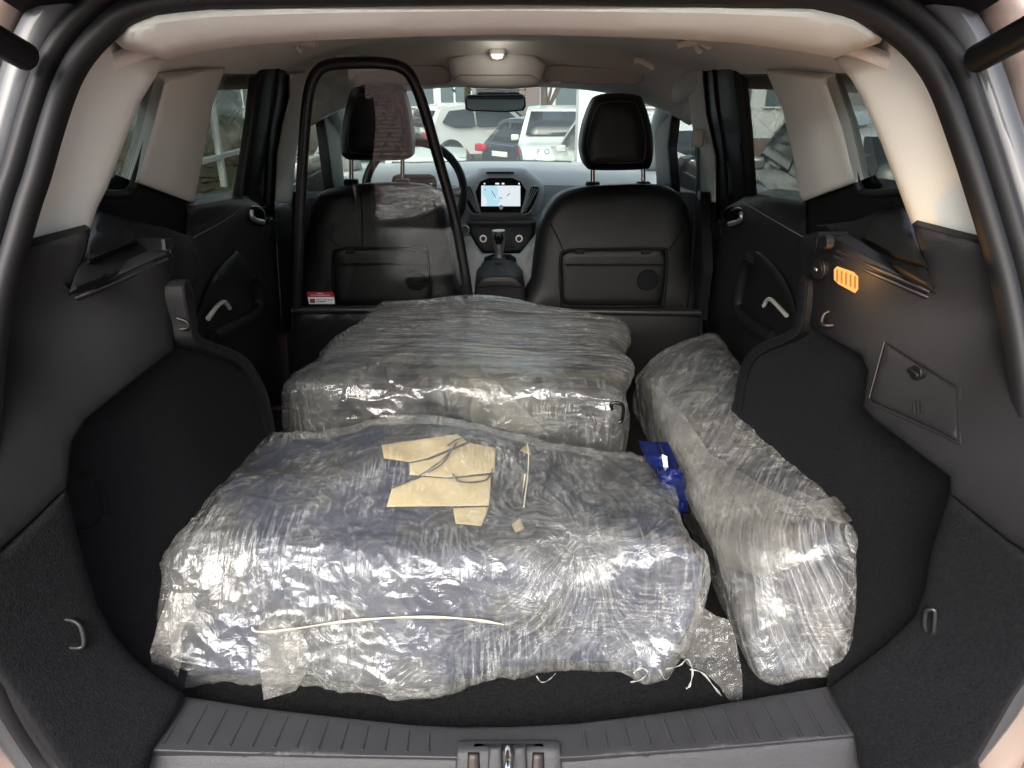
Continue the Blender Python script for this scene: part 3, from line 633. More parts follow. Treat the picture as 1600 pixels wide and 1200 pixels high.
# ---- front seats
def seat(back, hr, posts, tray, cup, ribs, sy):
    f = PY(sy, 0.12, 0.3)
    b = cpatch('front_seat', back, f, LEATHER, thick=0.12, crown=0.045, cpx=30, step=11, smooth=3)
    fh = PY(sy+0.05)
    h_ = cpatch('headrest', hr, fh, LEATHER, b, thick=0.07, crown=0.05, cpx=26, step=8, smooth=4)
    c = np.mean(np.array(hr, float), 0); inner = [tuple(c+(np.array(a)-c)*0.80) for a in hr]
    q = solve(crom(inner, 5, True), PY(sy+0.002)); C(tube('headrest_stitch', q, 0.0011, THREAD, None, 6, closed=True), b)
    for (px_, y0, y1) in posts:
        a = at(px_, y0, PY(sy+0.06)); d = at(px_, y1, PY(sy+0.06)); C(tube('headrest_post', [a, d], 0.0075, CHROME, None, 10), b)
        C(box('post_guide', d+Vector((0, 0, -0.004)), (0.045, 0.03, 0.022), BLACKP, None, 0.004), b)
    if tray:
        t_ = cpatch('seat_tray', tray, PY(sy-0.058, 0.12, 0.3), BLACKP, b, thick=0.03, crown=0.012, cpx=6, step=9)
        xs = [p_[0] for p_ in tray]; ys = [p_[1] for p_ in tray]; x0, x1, y0, y1 = min(xs), max(xs), min(ys), max(ys)
        q = solve([(x0+8, y0+25), (x1-6, y0+25)], PY(sy-0.074, 0.12, 0.3)); C(tube('tray_lip', q, 0.004, DARKP, None, 8), b)
        q = solve(crom(tray, 3, True), PY(sy-0.066, 0.12, 0.3)); C(tube('tray_edge', q, 0.0045, DARKP, None, 8, closed=True), b)
        p_ = at(cup[0], cup[1], PY(sy-0.074, 0.12, 0.3)); C(disc('cup_ring', p_, (0, -1, 0), 0.036, 0.006, DARKP, None, 24), b)
        for hx_ in (0.18, 0.8):
            C(box('tray_hinge', at(x0+(x1-x0)*hx_, y0+4, PY(sy-0.07, 0.12, 0.3)), (0.03, 0.02, 0.014), BLACKP, None, 0.003), b)
    for rib in ribs:
        q = solve(crom(rib, 5), PY(sy-0.046, 0.12, 0.3)); C(tube('seat_seam', q, 0.0022, DARKP, None, 6), b)
    return b
seat([(828, 500), (832, 440), (838, 390), (846, 345), (868, 308), (905, 292), (960, 288), (1010, 287), (1045, 292), (1070, 315), (1078, 350), (1080, 420), (1082, 500)],
     [(909, 245), (907, 225), (912, 195), (925, 160), (938, 149), (965, 146), (995, 148), (1005, 157), (1017, 195), (1021, 228), (1017, 258), (1002, 265), (930, 266), (915, 260)],
     [(926, 255, 287), (1005, 255, 287)], [(876, 402), (885, 393), (905, 390), (1030, 389), (1040, 394), (1042, 410), (1036, 470), (1022, 478), (890, 478), (878, 470)], (1012, 438),
     [[(856, 345), (868, 365), (880, 390)], [(1074, 350), (1058, 372), (1044, 392)]], 1.62)
seat([(474, 500), (478, 400), (484, 340), (500, 302), (540, 290), (585, 285), (640, 286), (672, 293), (694, 318), (702, 370), (710, 440), (712, 500)],
     [(533, 235), (535, 195), (545, 150), (556, 136), (590, 131), (622, 133), (636, 160), (644, 205), (645, 235), (638, 248), (600, 251), (550, 250), (538, 246)],
     [(549, 245, 283), (629, 245, 283)], [(520, 400), (530, 390), (560, 388), (650, 388), (668, 392), (672, 470), (660, 478), (530, 478), (522, 470)], (650, 438),
     [[(490, 345), (505, 362), (527, 385)], [(562, 292), (565, 330), (566, 385)]], 1.62)
# seat belt on the right pillar
q = solve([(1091, 232), (1088, 300), (1082, 400), (1074, 480)], PX(0.575)); C(tube('seat_belt', crom(q, 5), 0.012, BLACKP, None, 8, flat=0.15))
C(box('belt_anchor', at(1090, 216, PX(0.60)), (0.03, 0.05, 0.05), CREAM, None, 0.008))

# ---- dashboard
V = []; Fc = []
prof = [(1.98, -0.05), (2.02, 0.20), (2.10, 0.36), (2.16, 0.44), (2.28, 0.478), (2.5, 0.475), (2.95, 0.455), (2.95, -0.05)]
xs = np.linspace(-0.70, 0.70, 29)
for x in xs:
    bul = 0.03*(1-min(1, abs(x)/0.7)**2)
    for (y, z) in prof: V.append((x, y+0.06*(abs(x)/0.7)**2, z+bul*(1 if z > 0.4 else 0)))
m = len(prof)
for i in range(len(xs)-1):
    for k in range(m-1): Fc.append((i*m+k, i*m+k+1, (i+1)*m+k+1, (i+1)*m+k))
Fc.append(tuple(range(m))); Fc.append(tuple((len(xs)-1)*m+k for k in range(m))[::-1])
dash = C(mesh('dashboard', V, Fc, DASHM, None, sharp=40))
DY = 2.12
HOODM = pmat('hood_silver', (0.68, 0.71, 0.70), 0.45, spec=0.5)
hood = cpatch('screen_hood', [(712, 292), (724, 278), (745, 268), (752, 262), (815, 262), (826, 268), (846, 282), (850, 300), (846, 320), (838, 338), (826, 344), (740, 344), (728, 334), (720, 318)], PY(DY, 0.35, 0.4), HOODM, dash, thick=0.08, crown=0.035, cpx=14, step=8, smooth=2)
cpatch('screen_bezel', [(743, 300), (750, 284), (764, 278), (800, 278), (814, 284), (822, 298), (818, 316), (812, 332), (752, 332), (747, 316)], PY(DY-0.036, 0.35, 0.4), BLACKG, dash, thick=0.006, off=-0.002, step=7)
m, t, o = nmat('map_screen')
tc = N(t, 'ShaderNodeTexCoord'); em = N(t, 'ShaderNodeEmission'); em.inputs[1].default_value = 0.22
vo = N(t, 'ShaderNodeTexNoise'); vo.inputs['Scale'].default_value = 9.0; vo.inputs['Detail'].default_value = 2
cr = N(t, 'ShaderNodeValToRGB'); cr.color_ramp.interpolation = 'CONSTANT'; cr.color_ramp.elements[0].color = (0.50, 0.80, 0.93, 1); e = cr.color_ramp.elements[1]; e.position = 0.47; e.color = (0.80, 0.88, 0.93, 1)
t.links.new(tc.outputs['Object'], vo.inputs['Vector']); t.links.new(vo.outputs['Fac'], cr.inputs[0]); t.links.new(cr.outputs[0], em.inputs[0]); t.links.new(em.outputs[0], o.inputs[0])
scr = cpatch('map_screen', [(752, 290), (813, 290), (813, 322), (752, 322)], PY(DY-0.042, 0.35, 0.4), m, dash, thick=0.003, step=10)
for (u, v, w_) in ((774, 287, 6), (784, 287, 4), (756, 287, 2), (810, 287, 2)):
    cpatch('status_icon', [(u, v-1.2), (u+w_, v-1.2), (u+w_, v+1.0), (u, v+1.0)], PY(DY-0.043, 0.35, 0.4), emat('icon_white', (1, 1, 1), 0.25) if 'icon_white' not in MATS else MATS['icon_white'], dash, thick=0.001, step=5)
for seg_ in ([(768, 298), (772, 304), (775, 310)], [(792, 306), (797, 302)], [(781, 310), (783, 308), (785, 311)], [(757, 296), (759, 297)]):
    q = solve(seg_, PY(DY-0.0435, 0.35, 0.4)); C(tube('map_line', q, 0.0012, BLACKP, None, 5), dash)
C(disc('screen_knob', at(783, 324, PY(DY-0.05, 0.35, 0.4)), (0, -1, 0.2), 0.009, 0.015, CHROME, None, 14), dash)
cpatch('hood_slot', [(760, 268.5), (803, 268.5), (803, 271.5), (760, 271.5)], PY(DY-0.036, 0.35, 0.4), BLACKP, dash, thick=0.002, off=-0.003, step=8)
for poly, s in (([(721, 294), (728, 291), (736, 293), (742, 310), (749, 333), (744, 335), (736, 332), (728, 316)], 1), ([(843, 294), (836, 291), (829, 293), (824, 310), (816, 333), (821, 335), (828, 332), (837, 316)], -1)):
    v_ = cpatch('air_vent', poly, PY(DY-0.034, 0.35, 0.4), BLACKP, dash, thick=0.004, off=-0.006, step=6)
    for k in range(3):
        a = np.array(poly[0])*(1-(k+0.7)/3.6)+np.array(poly[2])*(k+0.7)/3.6; b = np.array(poly[5])*(1-(k+0.7)/3.6)*1.0+np.array(poly[4])*(k+0.7)/3.6
        q = solve([tuple(a+[0, 1]), tuple(b-[0, 3])], PY(DY-0.044, 0.35, 0.4)); C(tube('vent_slat', q, 0.0025, DASHM, None, 6), dash)
    q = solve(crom(poly, 3, True), PY(DY-0.041, 0.35, 0.4)); C(tube('vent_rim', q, 0.003, SATIN, None, 6, closed=True), dash)
# centre stack and console
cs = cpatch('centre_stack', [(728, 345), (742, 348), (826, 348), (838, 345), (836, 366), (826, 385), (812, 396), (755, 396), (742, 380), (732, 362)], PY(2.03, 0.25, 0.3), BLACKP, dash, thick=0.08, crown=0.01, cpx=6, step=8)
for u in (755, 811):
    C(disc('climate_knob', at(u, 373, PY(2.015, 0.25, 0.3)), (0, -1, 0.3), 0.014, 0.02, SATIN, None, 18), dash)
    C(disc('knob_cap', at(u, 373, PY(2.0, 0.25, 0.3)), (0, -1, 0.3), 0.009, 0.012, BLACKP, None, 18), dash)
for j in range(2):
    for k in range(5):
        cpatch('stack_button', [(764+k*8.5, 384+j*6), (770+k*8.5, 384+j*6), (770+k*8.5, 387+j*6), (764+k*8.5, 387+j*6)], PY(2.018, 0.25, 0.3), DARKP, dash, thick=0.003, crown=0.001, cpx=1, step=6)
con = cpatch('centre_console', [(718, 372), (735, 368), (752, 396), (812, 396), (832, 372), (840, 362), (838, 400), (830, 450), (820, 480), (745, 480), (735, 450), (727, 410)], PY(1.86, 0.6, 0.1), DASHM, None, thick=0.10, crown=0.02, cpx=9, step=9)
cpatch('shifter_plate', [(757, 403), (770, 398), (797, 398), (806, 404), (810, 432), (754, 432)], PY(1.83, 0.6, 0.1), SATIN if False else DARKP2, con, thick=0.004, crown=0.004, cpx=4, off=-0.014, step=7)
cpatch('shifter_boot', [(769, 401), (790, 401), (794, 410), (792, 428), (770, 428), (768, 410)], PY(1.81, 0.6, 0.1), LEATHER, con, thick=0.01, crown=0.025, cpx=8, off=-0.01, step=5)
a = at(780, 402, PY(1.77)); b = at(779, 360, PY(1.77)); gp = crom([a, a*0.6+b*0.4, b], 8)
C(tube('gear_lever', [tuple(p_) for p_ in gp], [0.014+0.010*min(1, max(0, (k/len(gp)-0.25)*2.2)) for k in range(len(gp))], SATIN, None, 14), con)
cpatch('lever_inset', [(774, 364), (784, 364), (787, 372), (783, 382), (776, 382), (772, 372)], PY(1.745), BLACKG, con, thick=0.004, crown=0.003, cpx=3, step=4)
for k in range(4):
    cpatch('gear_mark', [(761, 409+k*4), (763, 409+k*4), (763, 411+k*4), (761, 411+k*4)], PY(1.815, 0.6, 0.1), WHITEP, con, thick=0.001, off=-0.012, step=5)
C(disc('start_button', at(726, 359, PY(1.95)), (0.2, -1, 0.2), 0.015, 0.015, BLACKG, None, 18), con)
C(disc('start_ring', at(726, 359, PY(1.96)), (0.2, -1, 0.2), 0.018, 0.012, SATIN, None, 18), con)
ar = cpatch('armrest_box', [(742, 448), (752, 434), (768, 430), (798, 430), (808, 434), (820, 448), (822, 486), (740, 486)], PY(1.58), LEATHER, con, thick=0.22, crown=0.012, cpx=6, step=8)
q = solve([(744, 449), (780, 447), (819, 449)], PY(1.566)); C(tube('lid_edge', crom(q, 5), 0.004, DARKP2, None, 8), con)
# steering wheel
c_ = at(648, 300, PY(1.99)); rw = 0.185
P = [c_+Vector((rw*math.cos(a), rw*math.sin(a)*0.30, rw*math.sin(a)*0.95)) for a in np.linspace(0, 2*math.pi, 48, endpoint=False)]
sw = C(tube('steering_wheel', P, 0.016, LEATHER, None, 10, closed=True))
C(box('wheel_hub', c_, (0.17, 0.05, 0.13), BLACKP, None, 0.03), sw)
for s in (-1, 1): C(box('wheel_spoke', c_+Vector((s*0.12, 0, 0)), (0.13, 0.02, 0.035), SATIN, None, 0.008), sw)
C(box('wheel_spoke', c_+Vector((0, -0.02, -0.11)), (0.035, 0.02, 0.12), SATIN, None, 0.008), sw)
# front floor, firewall and lower sides keep daylight out
C(box('front_floor', (0, 2.15, -0.38), (1.4, 1.7, 0.04), BLACKP, None, 0.0)); C(box('firewall', (0, 2.97, 0.0), (1.4, 0.04, 0.78), BLACKP, None, 0.0))
C(box('floor_step', (0, 1.335, -0.22), (1.4, 0.03, 0.33), BLACKP, None, 0.0))
for s in (-1, 1):
    C(box('door_skin', (s*0.82, 1.45, 0.02), (0.06, 3.0, 1.05), PAINT, None, 0.02))
    C(box('door_card', (s*0.775, 1.45, 0.0), (0.02, 2.6, 1.0), BLACKP, None, 0.004))
    C(box('inner_wheelhouse', (s*0.70, 0.55, 0.10), (0.14, 0.6, 0.30), BLACKP, None, 0.03))
for s in (-1, 1):
    C(box('seat_cushion', (s*0.36, 1.88, 0.02), (0.5, 0.5, 0.16), LEATHER, None, 0.05))
# bonnet ahead of the windscreen
C(box('bonnet', (0, 3.5, 0.26), (1.5, 1.1, 0.12), PAINT, None, 0.05))
C(tube('wiper_arm', [(-0.45, 2.90, 0.475), (0.0, 2.86, 0.49), (0.35, 2.88, 0.48)], 0.008, BLACKP, None, 6))

# ---- sill plate
SILLIN = [(276, 1087), (330, 1095), (400, 1106), (520, 1120), (640, 1133), (720, 1137), (800, 1136), (900, 1131), (1000, 1119), (1100, 1105), (1200, 1088), (1300, 1072)]
SILLOUT = [(1344, 1150), (1100, 1172), (905, 1185), (880, 1186), (720, 1186), (500, 1182), (226, 1174)]
sill = cpatch('sill_plate', SILLIN+SILLOUT, PZ(0.0), SILLM, thick=0.03, crown=0.005, cpx=6, step=12)
cpatch('sill_face', [(226, 1174), (500, 1182), (720, 1186), (880, 1186), (905, 1185), (1100, 1172), (1344, 1150), (1356, 1230), (1340, 1290), (800, 1290), (240, 1290), (206, 1230)], lambda x, y, z: z-(y+0.054-0.10*x*x)*1.5, SILLM, thick=0.03, crown=0.003, cpx=6, step=14)
for k in range(13):
    t_ = k/12
    for (a0, a1, b0, b1) in (((292, 1104), (670, 1150), (255, 1167), (669, 1180)), ((1282, 1087), (912, 1146), (1319, 1152), (915, 1176))):
        a = np.array(a0)*(1-t_)+np.array(a1)*t_; b = np.array(b0)*(1-t_)+np.array(b1)*t_
        bow = 5*math.sin(math.pi*t_)*(1 if a0[0] < 800 else -0.4); a = a+[0, -bow*0.0]; 
        q = [Vector(p_)+Vector((0, 0, 0.0045)) for p_ in solve([tuple(a), tuple(b)], PZ(0.0))]
        C(tube('rib', [q[0], q[0]*0.5+q[1]*0.5, q[1]], [0.0022, 0.0026, 0.0034], SILLM, None, 8, flat=1.0), sill)
# latch
def SILLF(d): return lambda x, y, z: z-d-np.minimum(0, (y+0.054-0.10*x*x)*1.5)
lt = cpatch('latch_plate', [(714, 1160), (722, 1156), (868, 1156), (876, 1160), (880, 1230), (710, 1230)], SILLF(0.006), SILLM, thick=0.03, crown=0.006, cpx=5, step=10)
cpatch('latch_cavity', [(742, 1162), (848, 1162), (852, 1172), (862, 1174), (866, 1225), (724, 1225), (728, 1174), (738, 1172)], SILLF(0.012), BLACKP, lt, thick=0.004, step=8)
for (x0, x1) in ((735, 745), (836, 846)):
    cpatch('latch_pad', [(x0-4, 1176), (x1+4, 1176), (x1+6, 1225), (x0-6, 1225)], SILLF(0.017), pmat('latch_copper', (0.014, 0.010, 0.0085), 0.4, metal=0.5) if 'latch_copper' not in MATS else MATS['latch_copper'], lt, thick=0.01, crown=0.004, cpx=4, step=7)
for (x0, x1) in ((764, 784), (802, 822)):
    cpatch('latch_cheek', [(x0, 1168), (x1, 1166), (x1+3, 1225), (x0-4, 1225)], SILLF(0.022), SILLM, lt, thick=0.01, crown=0.006, cpx=5, step=7)
a = at(793, 1176, PZ(0.012)); C(tube('striker', crom([a+Vector((0, 0, -0.02)), a+Vector((0, 0, 0.008)), a+Vector((0, -0.03, 0.010)), a+Vector((0, -0.04, -0.01))], 5), 0.005, CHROME, None, 10), lt)
C(box('rear_crossmember', (0, 0.03, -0.17), (1.42, 0.24, 0.16), BLACKP, None, 0.01))
C(box('rear_bumper', (0, -0.10, -0.40), (1.75, 0.30, 0.42), PAINT, None, 0.06))
# ---- struts and raised tailgate
for s, (u, v) in ((-1, (40, 88)), (1, (1526, 92))):
    p0 = at(u, v, lambda x, y, z: AP(x, y, z)+0.06); p1 = p0+Vector((s*0.01, -0.50, 0.17))
    C(tube('gas_strut', [p0, p0*0.5+p1*0.5, p1], 0.0175, BLACKP, None, 14)); C(tube('strut_rod', [p1, p1+(p1-p0)*0.35], 0.009, CHROME, None, 10))
V = []; Fc = []; prof = [(0.30, 0.99), (-0.1, 1.12), (-0.55, 1.36), (-0.78, 1.38), (-0.80, 1.43), (-0.55, 1.45), (-0.1, 1.20), (0.27, 1.05)]
xs = np.linspace(-0.62, 0.62, 13)
for x in xs:
    for (y, z) in prof: V.append((x, y, z-0.06*(abs(x)/0.62)**2))
m = len(prof)
for i in range(len(xs)-1):
    for k in range(m): Fc.append((i*m+k, i*m+(k+1) % m, (i+1)*m+(k+1) % m, (i+1)*m+k))
Fc.append(tuple(range(m))); Fc.append(tuple((len(xs)-1)*m+k for k in range(m))[::-1])
C(mesh('tailgate', V, Fc, DARKP2, None, sharp=35))

# ================================================================== the partition behind the front seats
TILT = 0.12
PARTY = 1.30
fp = lambda x, y, z: y-PARTY+TILT*(z-0.22)
part = empty('cargo_partition', (0, PARTY, -0.03)); bpy.context.view_layer.update()
tag(part, 'black tubular hoop partition with clear pane standing behind the front seats', 'partition')
hoop = crom([(464, 482), (466, 420), (469, 330), (475, 220), (482, 150), (492, 118), (512, 102), (560, 98), (600, 99), (628, 106), (645, 124), (662, 168), (685, 248), (708, 330), (722, 400), (733, 470), (735, 482)], 6)
q = solve(hoop, fp)
own(tube('frame_hoop', q, 0.0145, STEEL, None, 14), part)
o = patch('pane', [(466, 478), (470, 330), (476, 215), (484, 148), (496, 116), (515, 104), (600, 103), (625, 110), (640, 126), (658, 170), (682, 250), (704, 330), (718, 400), (730, 478)], fp, PANE, None, thick=0.004, step=40); own(o, part)
o = patch('lower_panel', [(456, 488), (1094, 492), (1096, 500), (1098, 640), (1100, 760), (450, 760), (455, 640)], lambda x, y, z: y-PARTY-0.005, BLACKP, None, thick=0.02, crown=0.004, cpx=5, step=30); own(o, part)
q = solve([(456, 485), (600, 484), (800, 485), (1094, 489)], lambda x, y, z: y-PARTY+0.004); own(tube('top_rail', q, 0.011, STEEL, None, 10), part)
for u in (457, 1096):
    q = solve([(u, 488), (u+1, 620)], lambda x, y, z: y-PARTY+0.008); own(tube('side_rail', q, 0.004, DARKP, None, 8), part)
RED = pmat('label_red', (0.32, 0.02, 0.03), 0.5); WLAB = pmat('label_white', (0.75, 0.77, 0.78), 0.5)
fl = lambda x, y, z: fp(x, y, z)+0.006
st = patch('warning_label', [(480.5, 463.5), (522, 463.5), (523, 475), (483, 475)], fl, WLAB, None, thick=0.0008, step=10); own(st, part)
own(patch('label_band', [(480, 456), (520, 456), (522, 464), (480.5, 464)], fl, RED, None, thick=0.0008, off=-0.0005, step=10), st)
own(patch('label_emblem', [(484, 467), (492, 467), (492.5, 473.5), (485, 473.5)], fl, pmat('label_brown', (0.18, 0.05, 0.05), 0.5), None, thick=0.0006, off=-0.001, step=6), st)
for (x0, x1, y0, m_) in ((494, 502, 468.6, 'k'), (504, 511, 468.6, 'k'), (512, 520, 468.6, 'k'), (494, 509, 471.4, 'k'), (495, 505, 458.6, 'w'), (485, 516, 461.2, 'w')):
    q = solve([(x0, y0), (x1, y0)], lambda x, y, z: fl(x, y, z)+0.0012); own(tube('label_print', q, 0.0010 if m_ == 'k' else 0.0008, BLACKP if m_ == 'k' else WLAB, None, 5), st)

# ================================================================== film-wrapped packages
def filmmat(name, haze=0.10, line=0.45, tint=(0.93, 0.93, 0.915), hcol=(0.80, 0.80, 0.77), sx=1.0, sy=60.0, dirs=(1, 0.4, 0.2), ds=70.0, cr=26.0, gloss=1.6, gmin=0.05, rough=0.13, bd=0.004):
    """thin stretch film: clear, milky along its stretch lines, where thin white also paints in highlights, glossy and crinkled; the attribute film holds (along, across, weight) of the stretch lines"""
    m, t, o = nmat(name); L = t.links.new
    def mth(op, a, b=None, c=None, clamp=False):
        n = N(t, 'ShaderNodeMath', operation=op); n.use_clamp = clamp
        for i, v in enumerate((a, b, c)):
            if v is None: continue
            if isinstance(v, (int, float)): n.inputs[i].default_value = v
            else: L(v, n.inputs[i])
        return n.outputs[0]
    def noise(vec, scale, detail=4, rough_=0.6, dist=0.0):
        n = N(t, 'ShaderNodeTexNoise'); n.inputs['Scale'].default_value = scale; n.inputs['Detail'].default_value = detail; n.inputs['Roughness'].default_value = rough_; n.inputs['Distortion'].default_value = dist
        L(vec, n.inputs['Vector']); return n.outputs['Fac']
    def mapped(vec, scale, rot=(0, 0, 0)):
        n = N(t, 'ShaderNodeMapping'); n.inputs['Scale'].default_value = scale; n.inputs['Rotation'].default_value = rot; L(vec, n.inputs['Vector']); return n.outputs[0]
    def rmap(v, a, b, c=0.0, d=1.0):
        n = N(t, 'ShaderNodeMapRange'); n.inputs['From Min'].default_value = a; n.inputs['From Max'].default_value = b; n.inputs['To Min'].default_value = c; n.inputs['To Max'].default_value = d; L(v, n.inputs['Value']); return n.outputs[0]
    def thin(v, w_): return rmap(mth('ABSOLUTE', mth('SUBTRACT', v, 0.5)), w_, 0.0)
    at_ = N(t, 'ShaderNodeAttribute'); at_.attribute_name = 'film'; sp = N(t, 'ShaderNodeSeparateXYZ'); L(at_.outputs['Vector'], sp.inputs[0]); wt = sp.outputs[2]
    cv = N(t, 'ShaderNodeCombineXYZ'); L(sp.outputs[0], cv.inputs[0]); L(sp.outputs[1], cv.inputs[1])
    tc = N(t, 'ShaderNodeTexCoord'); ob = tc.outputs['Object']
    nA = noise(mapped(cv.outputs[0], (sx, sy, 1)), 1.0, 5, 0.65); nA2 = noise(mapped(cv.outputs[0], (sx*1.7, sy*2.6, 1)), 1.0, 3, 0.6)
    nB = noise(mapped(ob, (ds, ds*0.07, ds*0.09), (0.5, 0.25, 0.75)), 1.0, 4, 0.6); nC = noise(mapped(ob, (ds*0.08, ds*0.9, ds*0.9), (0.2, 0.5, -0.35)), 1.0, 4, 0.6)
    cr1 = noise(ob, cr, 4, 0.6, 1.6); cr2 = noise(ob, cr*2.8, 3, 0.6, 1.0)
    p1_ = rmap(noise(ob, 6.5, 5, 0.65, 0.8), 0.40, 0.66); p2_ = rmap(noise(mapped(ob, (7, 9, 8), (0.3, 0.9, 0.1)), 1.0, 3), 0.47, 0.68); p3_ = rmap(noise(mapped(ob, (5, 6, 9), (1.3, 0.2, 2.1)), 1.0, 3), 0.5, 0.70)
    sA = mth('MULTIPLY', mth('ADD', thin(nA, 0.045), mth('MULTIPLY', thin(nA2, 0.03), 0.6)), wt)
    sB = mth('MULTIPLY', thin(nB, 0.05), mth('MULTIPLY', p2_, mth('SUBTRACT', 1.15, wt)))
    sC = mth('MULTIPLY', thin(nC, 0.05), p3_)
    sK = mth('MULTIPLY', thin(cr1, 0.03), p1_)
    st = mth('ADD', mth('ADD', sA, sB), mth('ADD', mth('MULTIPLY', sC, 0.7), mth('MULTIPLY', sK, 0.8)))  # milky stretch lines; their thin white also paints highlights into the film colour
    fac = mth('ADD', mth('MULTIPLY', st, line), mth('MULTIPLY', mth('ADD', mth('MULTIPLY', p1_, 0.8), 0.6), haze), None, True)
    ht = mth('ADD', mth('ADD', mth('MULTIPLY', nA, mth('MULTIPLY', wt, 1.0)), mth('MULTIPLY', nB, mth('SUBTRACT', 1.1, wt))), mth('ADD', mth('MULTIPLY', cr1, 1.2), mth('MULTIPLY', cr2, 0.18)))
    bp = N(t, 'ShaderNodeBump'); bp.inputs['Strength'].default_value = 1.0; bp.inputs['Distance'].default_value = bd; L(ht, bp.inputs['Height'])
    tr = N(t, 'ShaderNodeBsdfTransparent'); tr.inputs[0].default_value = (*tint, 1)
    df = N(t, 'ShaderNodeBsdfDiffuse'); df.inputs[0].default_value = (*hcol, 1)
    tl = N(t, 'ShaderNodeBsdfTranslucent'); tl.inputs[0].default_value = (*hcol, 1)
    mz = N(t, 'ShaderNodeMixShader'); mz.inputs[0].default_value = 0.3; L(df.outputs[0], mz.inputs[1]); L(tl.outputs[0], mz.inputs[2])
    mx1 = N(t, 'ShaderNodeMixShader'); L(fac, mx1.inputs[0]); L(tr.outputs[0], mx1.inputs[1]); L(mz.outputs[0], mx1.inputs[2])
    gl = N(t, 'ShaderNodeBsdfGlossy'); gl.inputs['Roughness'].default_value = rough; gl.inputs['Color'].default_value = (0.97, 0.98, 1, 1); L(bp.outputs[0], gl.inputs['Normal'])
    fr = N(t, 'ShaderNodeFresnel'); fr.inputs['IOR'].default_value = 1.55; L(bp.outputs[0], fr.inputs['Normal'])
    ge = N(t, 'ShaderNodeNewGeometry'); iv = mth('SUBTRACT', 1.0, ge.outputs['Backfacing'])
    gf = mth('MULTIPLY', mth('ADD', mth('MULTIPLY', fr.outputs[0], gloss), gmin, None, True), iv)
    mx2 = N(t, 'ShaderNodeMixShader'); L(gf, mx2.inputs[0]); L(mx1.outputs[0], mx2.inputs[1]); L(gl.outputs[0], mx2.inputs[2]); L(mx2.outputs[0], o.inputs[0])
    return m
def rbox(Cn, res, rad=0.22, deform=None):
    """a closed rounded box between eight corners Cn[i][j][k] (x, y, z)"""
    Cn = np.array(Cn, float)
    ext = [np.linalg.norm(Cn[1, 0, 0]-Cn[0, 0, 0]), np.linalg.norm(Cn[0, 1, 0]-Cn[0, 0, 0]), np.linalg.norm(Cn[0, 0, 1]-Cn[0, 0, 0])]
    n = [max(6, int(e/res)) for e in ext]
    V = []; Fc = []; off = 0
    for ax in range(3):
        u, v = [(1, 2), (2, 0), (0, 1)][ax]
        for sgn in (-1, 1):
            a = np.linspace(-1, 1, n[u]+1); b = np.linspace(-1, 1, n[v]+1); A, B = np.meshgrid(a, b, indexing='ij')
            p = np.zeros((A.size, 3)); p[:, u] = A.ravel(); p[:, v] = B.ravel(); p[:, ax] = sgn
            idx = np.arange(A.size).reshape(A.shape)+off
            f = np.stack([idx[:-1, :-1], idx[1:, :-1], idx[1:, 1:], idx[:-1, 1:]], -1).reshape(-1, 4)
            if sgn < 0: f = f[:, ::-1]
            V.append(p); Fc.append(f); off += A.size
    V = np.concatenate(V); Fc = np.concatenate(Fc)
    key, inv = np.unique(np.round(V, 6), axis=0, return_inverse=True); inv = inv.ravel(); Fc = inv[Fc]; V = key
    half = np.array(ext)/2; r = rad
    P = V*half; q = np.clip(P, -(half-r), half-r); d = P-q; L = np.linalg.norm(d, axis=1); 
    P2 = np.where(L[:, None] > 1e-9, q+d/np.maximum(L, 1e-9)[:, None]*np.minimum(r, L)[:, None], P)
    abc = P2/half
    s = (abc+1)/2; x, y, z = s[:, 0:1], s[:, 1:2], s[:, 2:3]
    W = 0
    for i in (0, 1):
        for j in (0, 1):
            for k in (0, 1): W = W+Cn[i, j, k]*(x if i else 1-x)*(y if j else 1-y)*(z if k else 1-z)
    if deform is not None: W = deform(W, abc)
    return W, Fc, abc
def vnormals(V, Fc):
    n = np.cross(V[Fc[:, 2]]-V[Fc[:, 0]], V[Fc[:, 3]]-V[Fc[:, 1]]); o = np.zeros_like(V)
    for k in range(4): np.add.at(o, Fc[:, k], n)
    return o/(np.linalg.norm(o, axis=1)[:, None]+1e-12)
def qmesh(name, V, Fc, mat, film=None, sharp=None):
    me = bpy.data.meshes.new(name); me.vertices.add(len(V)); me.vertices.foreach_set('co', V.astype(np.float32).ravel())
    me.loops.add(Fc.size); me.loops.foreach_set('vertex_index', Fc.astype(np.int32).ravel()); me.polygons.add(len(Fc))
    me.polygons.foreach_set('loop_start', np.arange(0, Fc.size, 4, dtype=np.int32)); me.polygons.foreach_set('use_smooth', np.ones(len(Fc), bool))
    if film is not None:
        a = me.attributes.new('film', 'FLOAT_VECTOR', 'POINT'); a.data.foreach_set('vector', film.astype(np.float32).ravel())
    me.update(); me.validate(); me.materials.append(mat); o = bpy.data.objects.new(name, me); COL.objects.link(o); return o
def corner(u, v, z): return np.array(at(u, v, PZ(z)))
def under(p, z): return np.array([p[0], p[1], z])
FZ = -0.029
